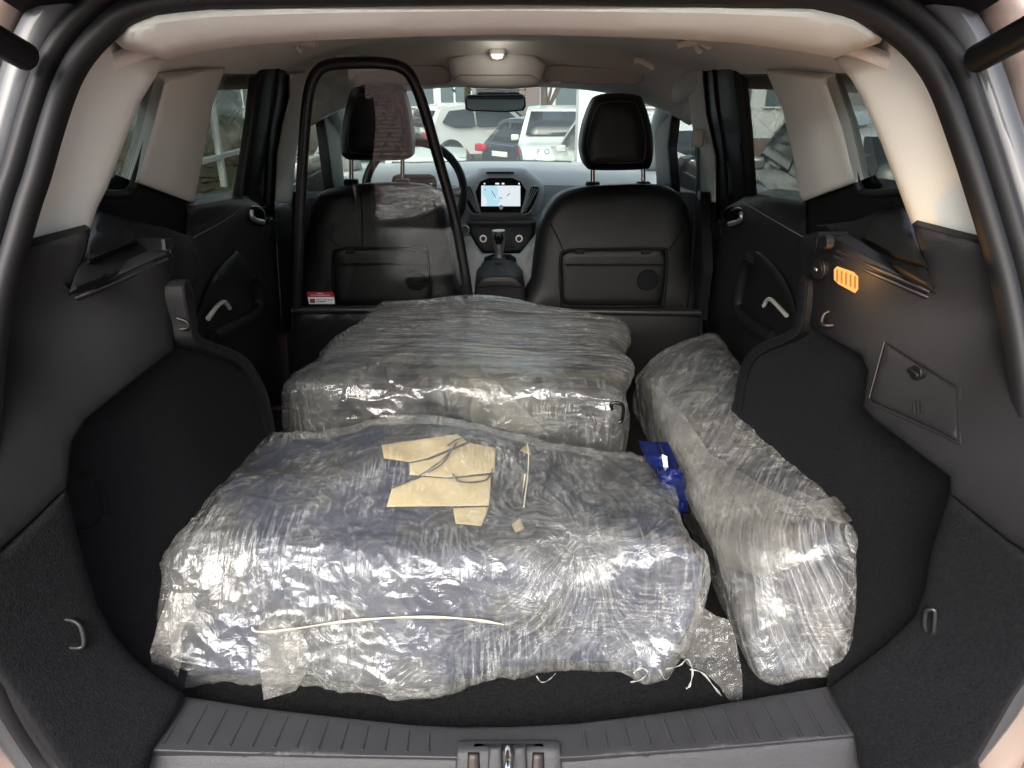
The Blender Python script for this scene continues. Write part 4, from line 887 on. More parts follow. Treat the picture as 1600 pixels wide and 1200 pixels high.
def package(name, label, Cn, res, rad, deform, wrinkle, filmc, mfilm, mcore, gap=0.010):
    W, Fc, abc = rbox(Cn, res, rad, deform)
    nr = vnormals(W, Fc)
    root = empty(name, (float(W[:, 0].mean()), float(W[:, 1].mean()), FZ)); bpy.context.view_layer.update()
    tag(root, label, 'package', 'film-wrapped packages in the boot')
    fc = filmc(W, abc); h = wrinkle(W, abc, fc)
    # film keeps clear of the floor
    Vf = W+nr*h[:, None]; Vf[:, 2] = np.maximum(Vf[:, 2], FZ+0.001+0.002*np.abs(vn(W*60)))
    Wc, Fcc, abcc = rbox(Cn, res*3.2, rad, deform); nrc = vnormals(Wc, Fcc); Vc = Wc-nrc*(gap+0.004*vn(Wc*22))[:, None]; Vc[:, 2] = np.maximum(Vc[:, 2], FZ+0.003)
    core = own(qmesh('contents', Vc, Fcc, mcore), root)
    film = own(qmesh('film_wrap', Vf, Fc, mfilm, fc), root)
    bvc = BVHTree.FromPolygons([tuple(v) for v in Vc], [tuple(int(i) for i in f) for f in Fcc])
    stepf = Fc; bvf = BVHTree.FromPolygons([tuple(v) for v in Wc+nrc*0.006], [tuple(int(i) for i in f) for f in Fcc])
    return root, bvc, bvf
def coremat(name, stops, scale=3.0, mapping=(1, 1, 1), seed=0.0, rough=0.7):
    m, t, o = nmat(name); p = N(t, 'ShaderNodeBsdfPrincipled'); t.links.new(p.outputs[0], o.inputs[0]); p.inputs['Roughness'].default_value = rough
    tc = N(t, 'ShaderNodeTexCoord'); mp = N(t, 'ShaderNodeMapping'); mp.inputs['Scale'].default_value = mapping; mp.inputs['Location'].default_value = (seed, seed, 0); t.links.new(tc.outputs['Object'], mp.inputs['Vector'])
    nz = N(t, 'ShaderNodeTexNoise'); nz.inputs['Scale'].default_value = scale; nz.inputs['Detail'].default_value = 4; nz.inputs['Roughness'].default_value = 0.55; t.links.new(mp.outputs[0], nz.inputs['Vector'])
    cr = N(t, 'ShaderNodeValToRGB'); el = cr.color_ramp.elements
    while len(el) < len(stops): el.new(0.5)
    for e, (ps, c) in zip(el, stops): e.position = ps; e.color = (*c, 1)
    t.links.new(nz.outputs['Fac'], cr.inputs[0]); t.links.new(cr.outputs[0], p.inputs['Base Color'])
    return m
FILM1 = filmmat('stretch_film_fan', 0.062, 0.27, sx=7.0, sy=10.0, ds=85, cr=15, gloss=1.0, gmin=0.0, bd=0.0030, rough=0.13)
FILM2 = filmmat('stretch_film_band', 0.055, 0.28, hcol=(0.76, 0.76, 0.74), sx=3.0, sy=70.0, ds=60, cr=15, gloss=0.95, gmin=0.0, bd=0.0022, rough=0.15)
FILM3 = filmmat('stretch_film_loose', 0.070, 0.27, hcol=(0.78, 0.78, 0.765), sx=4.0, sy=45.0, ds=50, cr=13, gloss=0.95, gmin=0.0, bd=0.0030, rough=0.15)
CORE1 = coremat('navy_contents', [(0.0, (0.006, 0.008, 0.012)), (0.40, (0.006, 0.011, 0.027)), (0.50, (0.008, 0.014, 0.034)), (0.56, (0.014, 0.015, 0.016)), (0.7, (0.008, 0.013, 0.024))], 3.2)
CORE2 = coremat('olive_contents', [(0.0, (0.02, 0.023, 0.023)), (0.42, (0.046, 0.043, 0.035)), (0.46, (0.005, 0.005, 0.007)), (0.53, (0.006, 0.006, 0.009)), (0.56, (0.04, 0.048, 0.044)), (0.66, (0.085, 0.076, 0.054))], 2.6, (0.8, 2.2, 1), 3.0)
CORE3 = coremat('grey_contents', [(0.0, (0.03, 0.03, 0.03)), (0.42, (0.05, 0.048, 0.042)), (0.49, (0.007, 0.009, 0.015)), (0.58, (0.008, 0.010, 0.018)), (0.64, (0.05, 0.05, 0.045))], 3.5, (1.5, 1, 1), 8.0)

def sm(a, b, x): q = np.clip((x-a)/(b-a), 0, 1); return q*q*(3-2*q)
# -- package one: wide bundle at the sill
c1 = [[[None]*2 for _ in range(2)] for _ in range(2)]
c1[0][0][0] = corner(236, 1094, FZ); c1[1][0][0] = corner(1092, 1078, FZ)
c1[0][0][1] = corner(250, 858, 0.175); c1[1][0][1] = corner(1108, 862, 0.19)
c1[0][1][1] = corner(408, 664, 0.185); c1[1][1][1] = corner(1022, 706, 0.16)
c1[0][1][0] = under(c1[0][1][1], FZ); c1[1][1][0] = under(c1[1][1][1], FZ)
G1 = np.array([0.115, 0.165+0.205])    # gather point of the film: x and (y+z)
def def1(W, abc):
    W = W.copy(); x = abc[:, 0]; top = sm(-0.6, 0.9, abc[:, 2])
    W[:, 2] += top*(0.045*np.exp(-((x+0.12)/0.45)**2)*sm(-0.9, 0.2, abc[:, 1]) + 0.016*vn(W*[5, 6, 5]+3.1))
    # waist of the film on the front, sagging hem and pinched gather
    fr = sm(0.2, 1.0, -abc[:, 1])
    W[:, 1] += fr*(0.018*vn(W*[6, 0, 7]+9.0)+0.012*np.sin(W[:, 0]*13))
    g = np.hypot(W[:, 0]-G1[0], (W[:, 1]+W[:, 2]-G1[1])*0.8); k = np.exp(-(g/0.055)**2)
    W[:, 1] += 0.030*k; W[:, 2] -= 0.018*k
    # right end caves in
    e = sm(0.55, 1.0, x)*sm(0.3, -0.9, abc[:, 2]); W[:, 0] -= 0.05*e*(0.6+0.4*np.sin(W[:, 1]*22))
    W[:, 0] += sm(0.7, 1.0, np.abs(x))*0.016*vn(W*14+5)
    return W
def fc1(W, abc):
    dx = W[:, 0]-G1[0]; ds = W[:, 1]+W[:, 2]-G1[1]; th = np.arctan2(ds, dx); r = np.hypot(dx, ds)
    return np.stack([r, th+0.6*vn(W*5)+0.2*vn(W*16), 0.10+0.75*np.exp(-(r/0.22)**2)*(0.6+0.4*vn(np.stack([th*1.4, th*0, th*0+3], 1)))], 1)
def wr1(W, abc, fc):
    r, th = fc[:, 0], fc[:, 1]
    rad_ = ridge(np.stack([r*4.0, th*4.5+0.8*vn(W*6), r*0], 1), 2)*np.clip(r/0.05, 0, 1)*np.exp(-r/0.30)*(0.5+0.5*vn(np.stack([th*1.4, th*0, th*0], 1)))
    s = W[:, 1]+W[:, 2]
    dsp = W[:, 0]+s*0.5+0.03*vn(W*6); diag = ridge(np.stack([dsp*15, (s-W[:, 0]*0.4)*2.2, W[:, 2]*1.5], 1), 2)
    wv = W+0.02*np.stack([vn(W*13), vn(W*13+7), vn(W*13+3)], 1)
    crm = ridge(wv*26, 2); cr2 = ridge(wv*70+4, 2)
    left = sm(0.0, -0.35, W[:, 0])
    return 0.0058*rad_+0.0048*diag*(1-0.35*left)+0.0036*crm*(0.3+0.7*left)+0.0006*cr2+0.002*fbm(W*6, 2)
p1, bc1, bf1 = package('wrapped_package', 'wide low bundle in torn clear film, white cord across its front', c1, 0.0032, 0.042, def1, wr1, fc1, FILM1, CORE1)
# -- package two: long flat bundle behind it
c2 = [[[None]*2 for _ in range(2)] for _ in range(2)]
c2[0][0][1] = corner(412, 592, 0.235); c2[1][0][1] = corner(986, 612, 0.215)
c2[0][1][1] = corner(590, 462, 0.275); c2[1][1][1] = corner(978, 484, 0.25)
for i in (0, 1):
    for j in (0, 1): c2[i][j][0] = under(c2[i][j][1], FZ)
def def2(W, abc):
    W = W.copy(); x = abc[:, 0]; top = sm(-0.4, 0.9, abc[:, 2])
    W[:, 2] += top*(0.03*np.exp(-((x+0.15)/0.4)**2)*sm(-0.4, 0.9, abc[:, 1])+0.012*vn(W*[4, 6, 4]+1.7)-0.012*sm(0.6, 1, np.abs(x)))
    W[:, 1] += sm(0.2, 1, -abc[:, 1])*0.014*vn(W*[8, 0, 8]+2)
    W[:, 0] += sm(0.6, 1, np.abs(x))*0.02*vn(W*[8, 9, 10]+7)
    return W
def fc2(W, abc): return np.stack([W[:, 0]+0.15*vn(W*4), W[:, 1]+W[:, 2]+0.05*W[:, 0]+0.015*vn(W*5+3), sm(0.95, 0.3, -abc[:, 1])*0.85+0.15], 1)
def wr2(W, abc, fc):
    lines = ridge(np.stack([fc[:, 0]*4, fc[:, 1]*46, W[:, 2]*0+2], 1), 2)
    big = ridge(np.stack([fc[:, 0]*2.2, fc[:, 1]*16, W[:, 2]*0+7], 1), 1)
    wv = W+0.02*np.stack([vn(W*13), vn(W*13+7), vn(W*13+3)], 1); fr = sm(0.3, 0.9, -abc[:, 1])
    return 0.0016*lines*(1-0.6*fr)+0.0022*big+fr*(0.004*ridge(wv*24, 2)+0.001*ridge(wv*75, 2))+0.0006*ridge(wv*60, 1)
p2, bc2, bf2 = package('wrapped_package', 'flat olive and black bundle in tight film beside the partition', c2, 0.0036, 0.05, def2, wr2, fc2, FILM2, CORE2)
# -- package three: long narrow bolster along the right wall
c3 = [[[None]*2 for _ in range(2)] for _ in range(2)]
c3[0][0][0] = corner(1195, 1102, FZ); c3[1][0][0] = corner(1330, 1062, FZ)
c3[0][0][1] = corner(1120, 842, 0.165); c3[1][0][1] = corner(1352, 830, 0.225)
c3[0][1][1] = corner(998, 556, 0.16); c3[1][1][1] = corner(1122, 510, 0.19)
c3[0][1][0] = corner(985, 640, FZ); c3[1][1][0] = under(c3[1][1][1], FZ)
c3[1][1][0][0] -= 0.01
def def3(W, abc):
    W = W.copy(); top = sm(-0.5, 0.9, abc[:, 2])
    W[:, 2] += top*(0.005*vn(W*[6, 4, 5]+4.4)-0.03*sm(0.55, 1.0, abc[:, 1])*sm(-0.2, -1, abc[:, 0])-0.02*sm(0.6, 1.0, -abc[:, 1])*sm(0.2, -1, abc[:, 0]))
    W[:, 0] += 0.003*vn(W*[0, 5, 9]+2)*sm(0.5, 1, np.abs(abc[:, 0]))
    W[:, 1] += sm(0.3, 1, -abc[:, 1])*0.02*vn(W*[9, 0, 10]+12)
    return W
def fc3(W, abc): return np.stack([W[:, 1]*0.5+W[:, 0]*0.8, W[:, 0]*1.0-W[:, 1]*0.75+W[:, 2]*0.8+0.02*vn(W*6), 0.6+0*W[:, 0]], 1)
def wr3(W, abc, fc):
    lines = ridge(np.stack([fc[:, 0]*2.5, fc[:, 1]*20, W[:, 2]*3], 1), 2)
    wv = W+0.025*np.stack([vn(W*12), vn(W*12+7), vn(W*12+3)], 1)
    big = ridge(wv*9+2, 1)
    return 0.0030*lines+0.0022*big+0.0026*ridge(wv*14, 2)+0.0006*ridge(wv*75, 2)
p3, bc3, bf3 = package('wrapped_package', 'long narrow bundle in loose milky film along the right side wall', c3, 0.0032, 0.042, def3, wr3, fc3, FILM3, CORE3)

# -- things seen through and hanging from the film of package one
BEIGE = pmat('beige_board', (0.36, 0.295, 0.165), 0.8, var=0.12, vscale=12)
CORD = pmat('white_cord', (0.40, 0.385, 0.33), 0.7, bump=0.4, bscale=500)
WIRE = pmat('dark_wire', (0.03, 0.03, 0.03), 0.5)
for poly in ([(596, 695), (715, 678), (730, 690), (668, 716), (640, 722), (600, 716)], [(640, 724), (672, 718), (735, 692), (775, 700), (772, 738), (700, 746), (640, 742)], [(604, 792), (612, 764), (660, 745), (702, 748), (768, 742), (764, 790)], [(708, 794), (764, 792), (752, 822), (712, 818)], [(812, 704), (828, 690), (830, 712)]):
    own(patch('board', poly, None, BEIGE, None, thick=0.003, crown=0.001, cpx=3, step=9, bvh=bc1, off=-0.003), p1)
for pl in ([(612, 770), (650, 752), (690, 726), (712, 700)], [(700, 704), (714, 694), (736, 690), (744, 700)], [(706, 748), (718, 760), (756, 758), (768, 740)], [(668, 745), (690, 732), (706, 708)], [(822, 700), (824, 730), (818, 800)]):
    q = [bc1.ray_cast(Vector(CAM), Vector(d).normalized()) for d in rays(crom(pl, 5))]
    q = [h[0]+h[1]*0.011 for h in q if h[0] is not None]
    if len(q) > 2: own(tube('wire', q, 0.0014, WIRE if pl[0][0] < 800 else CORD, None, 6), p1)
own(patch('board', [(800, 822), (812, 812), (818, 826), (806, 832)], None, BEIGE, None, thick=0.003, step=6, bvh=bc1, off=-0.007), p1)
q = [bf1.ray_cast(Vector(CAM), Vector(d).normalized()) for d in rays(crom([(396, 978), (404, 985), (440, 984), (520, 972), (600, 964), (680, 962), (740, 965), (786, 972)], 6))]
q = [h[0]+h[1]*0.006 for h in q if h[0] is not None]
own(tube('cord', q, [0.0036*(0.75+0.25*math.sin(k*0.7))*min(1, 0.4+k/6, 0.4+(len(q)-1-k)/6) for k in range(len(q))], CORD, None, 8, flat=0.55), p1)
FLAP = filmmat('film_flap', 0.07, 0.12, hcol=(0.70, 0.69, 0.65), sx=6, sy=40, ds=40, cr=24, gloss=0.6, gmin=0.0)
for poly, sf in (([(292, 905), (262, 935), (246, 975), (240, 1000), (234, 1018), (238, 1040), (262, 1046), (278, 1058), (286, 1020), (282, 992), (290, 975), (306, 950)], PY(0.088)), ([(404, 972), (430, 966), (470, 985), (482, 1010), (472, 1030), (478, 1052), (462, 1080), (440, 1086), (412, 1094), (408, 1060), (402, 1030)], PY(0.056)),
                 ([(1050, 925), (1085, 940), (1118, 962), (1138, 968), (1150, 1000), (1160, 1055), (1160, 1094), (1140, 1096), (1124, 1072), (1100, 1050), (1076, 1040), (1050, 1010)], lambda x, y, z: y-0.13-0.75*(z-0.06))):
    own(patch('film_flap', poly, sf, FLAP, None, thick=0.0006, step=5, wob=0.010, wobf=34.0, smooth=0, sharp=None), p1)
TORN = pmat('torn_film_edge', (0.24, 0.236, 0.22), 0.35)
for pl in ([(1040, 1046), (1062, 1040), (1074, 1030), (1082, 1048), (1078, 1070), (1072, 1076)], [(1078, 1046), (1098, 1052), (1118, 1076), (1132, 1092), (1142, 1096)], [(985, 1066), (1002, 1062), (1012, 1050), (1000, 1044), (990, 1052)], [(838, 1056), (846, 1066), (858, 1062), (868, 1052)], [(1030, 1046), (1040, 1062), (1050, 1050)]):
    q = solve(crom(pl, 5), lambda x, y, z: y-0.075-0.5*(z+0.02)); own(tube('film_shred', q, [0.0021*(0.6+0.4*math.sin(k*1.3)) for k in range(len(q))], TORN, None, 6, flat=0.35), p1)
# loose band of film over the front of package two and sheets on package three
own(patch('film_flap', [(735, 640), (742, 600), (775, 596), (820, 640), (855, 676), (800, 672), (740, 660)], None, FLAP, None, thick=0.0006, step=7, wob=0.003, wobf=40, bvh=bf2, off=-0.009, sharp=None), p2)
own(patch('film_flap', [(1022, 602), (1036, 612), (1075, 660), (1110, 715), (1200, 770), (1262, 796), (1300, 782), (1332, 820), (1220, 800), (1230, 850), (1250, 880), (1190, 900), (1130, 880), (1070, 760), (1030, 670)], None, FLAP, None, thick=0.0006, step=8, wob=0.004, wobf=30, bvh=bf3, off=-0.010, sharp=None), p3)
# handle poking out of package two
q = solve(crom([(957, 640), (955, 632), (962, 629), (972, 632), (974, 640), (972, 656), (966, 660)], 4), PY(float(c2[1][0][1][1])-0.02)); own(tube('carry_handle', q, 0.004, BLACKG, None, 8), p2)
# blue bag between the packages
bb = empty('blue_bag', (0.25, 0.42, FZ)); bpy.context.view_layer.update(); tag(bb, 'crumpled dark blue plastic bag squeezed between two wrapped packages', 'bag')
BLUEP = pmat('blue_polythene', (0.004, 0.009, 0.066), 0.28, spec=0.6, bump=0.6, bscale=60, var=0.2, vscale=20)
o = patch('bag_body', [(1028, 736), (1040, 730), (1062, 730), (1070, 742), (1076, 800), (1060, 808), (1046, 804), (1034, 776)], PY(0.40), BLUEP, None, thick=0.10, crown=0.025, cpx=16, step=5, wob=0.012, wobf=45); own(o, bb)
own(patch('bag_neck', [(1005, 708), (1034, 710), (1042, 716), (1044, 732), (1030, 738), (1010, 722)], PY(0.42), BLUEP, None, thick=0.05, crown=0.012, cpx=8, step=5, wob=0.008, wobf=60), bb)
own(patch('paper_slip', [(1034, 710), (1042, 713), (1044, 730), (1037, 730)], PY(0.395), WLAB, None, thick=0.0006, step=6), bb)

# ================================================================== outside: parked cars, column, buildings, trees
GF = -1.37
GLASSD = pmat('car_glass', (0.02, 0.024, 0.026), 0.06, spec=0.6)
TYRE = pmat('tyre_rubber', (0.02, 0.02, 0.02), 0.8); RIM = pmat('alloy_rim', (0.45, 0.45, 0.46), 0.3, metal=0.9)
TAILR = pmat('tail_lamp_red', (0.45, 0.012, 0.02), 0.15, coat=0.6); HEADL = pmat('head_lamp', (0.6, 0.6, 0.6), 0.1, metal=0.6); ORNG = pmat('indicator_orange', (0.8, 0.2, 0.02), 0.2)
PLATE = pmat('number_plate', (0.7, 0.7, 0.68), 0.5)
PROF = {'suv': [(0.10, 0.38), (0.0, 0.55), (0.02, 0.85), (0.12, 1.02), (0.42, 1.52), (0.62, 1.62), (1.5, 1.69), (2.4, 1.66), (2.75, 1.58), (3.45, 1.10), (4.3, 0.98), (4.52, 0.78), (4.56, 0.5), (4.5, 0.3)],
        'wagon': [(0.12, 0.34), (0.0, 0.5), (0.03, 0.80), (0.12, 0.93), (0.60, 1.34), (0.80, 1.42), (1.6, 1.47), (2.4, 1.46), (2.8, 1.39), (3.55, 0.98), (4.4, 0.84), (4.66, 0.66), (4.7, 0.45), (4.62, 0.28)],
        'hatch': [(0.10, 0.34), (0.0, 0.5), (0.02, 0.80), (0.08, 0.95), (0.40, 1.33), (0.60, 1.42), (1.3, 1.47), (1.9, 1.45), (2.3, 1.38), (3.05, 0.98), (3.75, 0.84), (3.95, 0.66), (3.98, 0.45), (3.9, 0.28)],
        'pickup': [(0.05, 0.45), (0.0, 0.55), (0.0, 1.08), (0.06, 1.12), (1.5, 1.12), (1.6, 1.2), (1.85, 1.72), (2.1, 1.80), (3.0, 1.78), (3.8, 1.18), (5.0, 1.08), (5.25, 0.9), (5.28, 0.5), (5.2, 0.35)]}
SIDEW = {'suv': [[(0.55, 1.22), (0.80, 1.50), (1.55, 1.56), (1.55, 1.10), (0.95, 1.10)], [(1.62, 1.10), (1.62, 1.56), (2.4, 1.55), (2.65, 1.48), (3.2, 1.10)]],
         'wagon': [[(0.55, 1.02), (0.85, 1.30), (1.75, 1.37), (1.75, 0.97), (0.7, 0.97)], [(1.82, 0.97), (1.82, 1.37), (2.4, 1.37), (2.7, 1.30), (3.3, 0.97)]],
         'hatch': [[(0.50, 1.02), (0.72, 1.28), (1.35, 1.36), (1.35, 0.98), (0.6, 0.98)], [(1.42, 0.98), (1.42, 1.36), (1.9, 1.36), (2.2, 1.29), (2.8, 0.98)]],
         'pickup': [[(1.95, 1.22), (2.05, 1.66), (2.55, 1.70), (2.55, 1.18)], [(2.62, 1.18), (2.62, 1.70), (3.0, 1.68), (3.6, 1.22)]]}
REARW = {'suv': (0.16, 1.08, 0.42, 1.50), 'wagon': (0.18, 0.97, 0.60, 1.33), 'hatch': (0.12, 0.99, 0.40, 1.32), 'pickup': (1.63, 1.24, 1.84, 1.68)}
def parked_car(label, loc, rz, kind, paint, lamps=True, word=None, k=1.0, group='cars parked around'):
    root = empty('parked_car', loc, rz); bpy.context.view_layer.update(); tag(root, label, 'car', group)
    prof = [np.array(p_) for p_ in PROF[kind]]; L = max(p_[0] for p_ in prof); H = max(p_[1] for p_ in prof); Wd = 0.92 if kind in ('suv', 'pickup') else 0.88
    belt = 1.02 if kind in ('suv', 'pickup') else 0.93
    def hw(x, z):
        t_ = max(0.0, (z-belt)/(H-belt)); e = abs(x-L/2)/(L/2)
        return Wd*(1-0.20*t_)*(1-0.16*e**7)*(1-0.04*max(0, (0.5-z)/0.3))
    pr = [tuple(p_) for p_ in crom(prof, 4)]; K = 11; V = []; Fc = []
    for (x, z) in pr:
        for j in range(K):
            s = -1+2*j/(K-1); V.append((x+0.10*(s*s)*(1 if x < 0.5 else (-1.3 if x > L-0.6 else 0)), s*hw(x, z), z-0.03*abs(s)**4*(1 if z > belt else 0)))
    n = len(pr)
    for i in range(n-1):
        for j in range(K-1): Fc.append((i*K+j, i*K+j+1, (i+1)*K+j+1, (i+1)*K+j))
    for j in range(K-1): Fc.append(((n-1)*K+j, (n-1)*K+j+1, j+1, j))
    Fc.append(tuple(i*K for i in range(n))); Fc.append(tuple(i*K+K-1 for i in range(n))[::-1])
    def add(o): o.parent = root; return o
    b = add(mesh('body', V, Fc, paint, None, sharp=35)); bevel(b, 0.03, 2, 40)
    for s in (-1, 1):
        for poly in SIDEW[kind]:
            V = [(x, s*(hw(x, z)+0.008), z) for (x, z) in poly]; V += [(x, s*(hw(x, z)-0.02), z) for (x, z) in poly]; m = len(poly)
            Fc = [tuple(range(m)), tuple(range(m, 2*m))[::-1]]+[(i, (i+1) % m, (i+1) % m+m, i+m) for i in range(m)]
            add(mesh('side_window', V, Fc, GLASSD, None))
        for wx in (0.78 if kind != 'pickup' else 1.1, L-0.88):
            add(disc('wheel_arch', (wx, s*(Wd-0.03), 0.37), (0, s, 0), 0.41, 0.10, BLACKP, None, 24))
            w_ = add(disc('wheel', (wx, s*(Wd-0.08), 0.33), (0, s, 0), 0.33, 0.24, TYRE, None, 24)); 
            r_ = disc('rim', (wx, s*(Wd+0.035), 0.33), (0, s, 0), 0.21, 0.03, RIM, None, 20); r_.parent = w_
        if lamps:
            zz = belt-0.12
            add(box('tail_lamp', (0.06 if kind != 'pickup' else 0.02, s*(Wd-0.16), zz), (0.14, 0.30 if kind != 'pickup' else 0.12, 0.16 if kind != 'pickup' else 0.3), TAILR, None, 0.03))
            add(box('head_lamp', (L-0.10, s*(Wd-0.26), 0.72), (0.16, 0.30, 0.15), HEADL, None, 0.04))
            add(box('indicator', (L-0.14, s*(Wd-0.12), 0.66), (0.12, 0.08, 0.08), ORNG, None, 0.02))
        add(box('door_handle', (2.0, s*(Wd+0.01), belt-0.08), (0.18, 0.03, 0.03), paint, None, 0.01))
        add(box('wing_mirror', (L-1.75, s*(Wd+0.08), belt+0.05), (0.12, 0.18, 0.13), paint, None, 0.03))
    (x0, z0, x1, z1) = REARW[kind]
    V = []; Fc = []
    for (x, z) in ((x0, z0), (x1, z1)):
        for j in range(7):
            s = -0.82+1.64*j/6; V.append((x+0.10*s*s-0.035, s*hw(x, z), z+0.012))
    for j in range(6): Fc.append((j, j+1, 7+j+1, 7+j))
    o = add(mesh('rear_window', V, Fc, GLASSD, None)); m_ = o.modifiers.new('solid', 'SOLIDIFY'); m_.thickness = 0.02
    (x0, z0, x1, z1) = {'suv': (3.42, 1.14, 2.80, 1.57), 'wagon': (3.50, 1.02, 2.84, 1.39), 'hatch': (3.0, 1.02, 2.34, 1.38), 'pickup': (3.74, 1.24, 3.1, 1.74)}[kind]
    V = []; Fc = []
    for (x, z) in ((x0, z0), (x1, z1)):
        for j in range(7):
            s = -0.86+1.72*j/6; V.append((x+0.03, s*hw(x, z), z+0.035))
    for j in range(6): Fc.append((j, j+1, 7+j+1, 7+j))
    o = add(mesh('windscreen', V, Fc, GLASSD, None)); m_ = o.modifiers.new('solid', 'SOLIDIFY'); m_.thickness = 0.02
    add(box('grille', (L-0.03, 0, 0.62), (0.06, 0.8, 0.2), BLACKP, None, 0.02))
    add(box('number_plate', (-0.012, 0, 0.72 if kind != 'pickup' else 0.62), (0.02, 0.5, 0.11), PLATE, None, 0.003))
    add(box('bumper', (0.06, 0, 0.44), (0.20, 1.55, 0.16), BLACKP if kind != 'wagon' else paint, None, 0.05))
    add(box('chrome_strip', (0.0, 0, belt-0.02), (0.03, 0.9, 0.025), CHROME, None, 0.006))
    if word:
        cu = bpy.data.curves.new('lettering', 'FONT'); cu.body = word; cu.size = 0.14; cu.extrude = 0.008; cu.align_x = 'CENTER'; cu.space_character = 2.1
        tmp = bpy.data.objects.new('lettering', cu); COL.objects.link(tmp); bpy.context.view_layer.update()
        me = bpy.data.meshes.new_from_object(tmp.evaluated_get(bpy.context.evaluated_depsgraph_get())); bpy.data.objects.remove(tmp)
        o = link('lettering', me, BLACKP, None, None); o.parent = root; o.matrix_local = Matrix.Translation((4.50, -0.22, 0.88)) @ Matrix.Rotation(R(90), 4, 'Z') @ Matrix.Rotation(R(75), 4, 'X')
    if k != 1.0: root.scale = (k, k, k)
    return root
WP = pmat('white_car_paint', (0.56, 0.58, 0.57), 0.25, coat=0.8); DK = pmat('dark_blue_paint', (0.012, 0.016, 0.026), 0.18, coat=0.8); SV = pmat('silver_car_paint', (0.32, 0.33, 0.34), 0.28, metal=0.6, coat=0.5); WG = pmat('pale_green_white_paint', (0.60, 0.67, 0.60), 0.3, coat=0.6)
BK = pmat('black_car_paint', (0.01, 0.01, 0.012), 0.15, coat=0.8)
def gx(px_, Y): return (px_-780)/F*(Y-CAM[1])*1.03+CAM[0]
parked_car('white sport utility car seen through the windscreen, flank turned this way', (gx(655, 20.0), 20.0, GF-0.05), R(32), 'suv', WP)
parked_car('dark blue estate car with red rear lamps, ahead of the windscreen', (gx(782, 15.6), 15.6, GF), R(42), 'wagon', DK)
parked_car('white car facing the bonnet with spaced dark letters on its nose', (1.50, 18.3, GF), R(-93), 'suv', WG, word='FORD')
parked_car('white hatchback facing the bonnet with an orange indicator', (-2.2, 14.0, GF), R(-90), 'hatch', WP)
parked_car('low white hatchback seen from behind beyond the dashboard', (gx(672, 9.8), 9.8, GF), R(92), 'hatch', WG, k=0.84)
parked_car('silver car parked outside the right rear door window', (3.3, 4.3, -1.05), R(80), 'suv', SV)
parked_car('black car parked behind the silver one, seen through right glass', (5.6, 4.6, -1.3), R(85), 'wagon', BK)
parked_car('white car standing beside the right wing mirror', (2.6, 10.2, GF), R(100), 'suv', WP)
# the white column
cx = gx(912, 7.2); col = empty('white_column', (cx, 7.2, GF)); bpy.context.view_layer.update(); tag(col, 'broad white post beyond the windscreen beside the passenger headrest', 'column')
own(box('shaft', (cx, 7.2, GF+2.6), (0.30, 0.30, 5.0), WHITEP, None, 0.015), col); own(box('base', (cx, 7.2, GF+0.06), (0.5, 0.5, 0.12), WHITEP, None, 0.02), col)
cx2 = gx(950, 7.9); own(box('side_panel', (cx2, 7.9, GF+2.6), (0.45, 0.06, 5.0), WHITEP, None, 0.01), col)
# buildings
def building(label, x0, x1, y, z1, wall, rows, cols, face, wmat, d=6.0, gz=GF, cat='building'):
    root = empty('building', ((x0+x1)/2, y, gz)); bpy.context.view_layer.update(); tag(root, label, cat)
    own(box('wall', ((x0+x1)/2, y+d/2, (gz+z1)/2), (x1-x0, d, z1-gz), wall, None, 0.02), root)
    own(box('parapet', ((x0+x1)/2, y+d/2, z1+0.1), (x1-x0+0.3, d+0.3, 0.25), wall, None, 0.02), root)
    for r in range(rows):
        for c in range(cols):
            wx = (x1-x0)/cols; hz = (z1-gz-1.0)/rows; X = x0+wx*(c+0.5); Z = gz+0.9+hz*(r+0.45)
            yf = y-0.03 if face > 0 else y+d+0.03; fs = -1 if face > 0 else 1
            f = own(box('window', (X, yf, Z), (wx*0.78, 0.08, hz*0.72), wmat, None, 0.01), root)
            own(box('window_frame', (X, yf+fs*0.045, Z), (0.07, 0.05, hz*0.72), WHITEP, None, 0.004), f)
            own(box('window_sill', (X, yf+fs*0.06, Z-hz*0.37), (wx*0.84, 0.12, 0.06), WHITEP, None, 0.006), f)
    return root
PALE = pmat('pale_render', (0.55, 0.58, 0.58), 0.8, var=0.05, vscale=0.8); GREYW = pmat('grey_cladding', (0.30, 0.31, 0.31), 0.7, var=0.08, vscale=0.7); BWIN = pmat('building_glass', (0.10, 0.13, 0.14), 0.08, spec=0.7)
building('pale office block far ahead beyond the parked cars', -14, -1.2, 34, 9, PALE, 4, 8, 1, BWIN)
building('white workshop hall ahead on the right beyond the column', 2.0, 22, 30, 7, PALE, 2, 7, 1, BWIN)
building('unseen grey office block behind the open tailgate, added to darken film reflections', -16, 14, -30, 7.5, GREYW, 3, 10, -1, BWIN, d=8.0, gz=-0.72)  # unseen block, added so the film mirrors a dark band below the sky
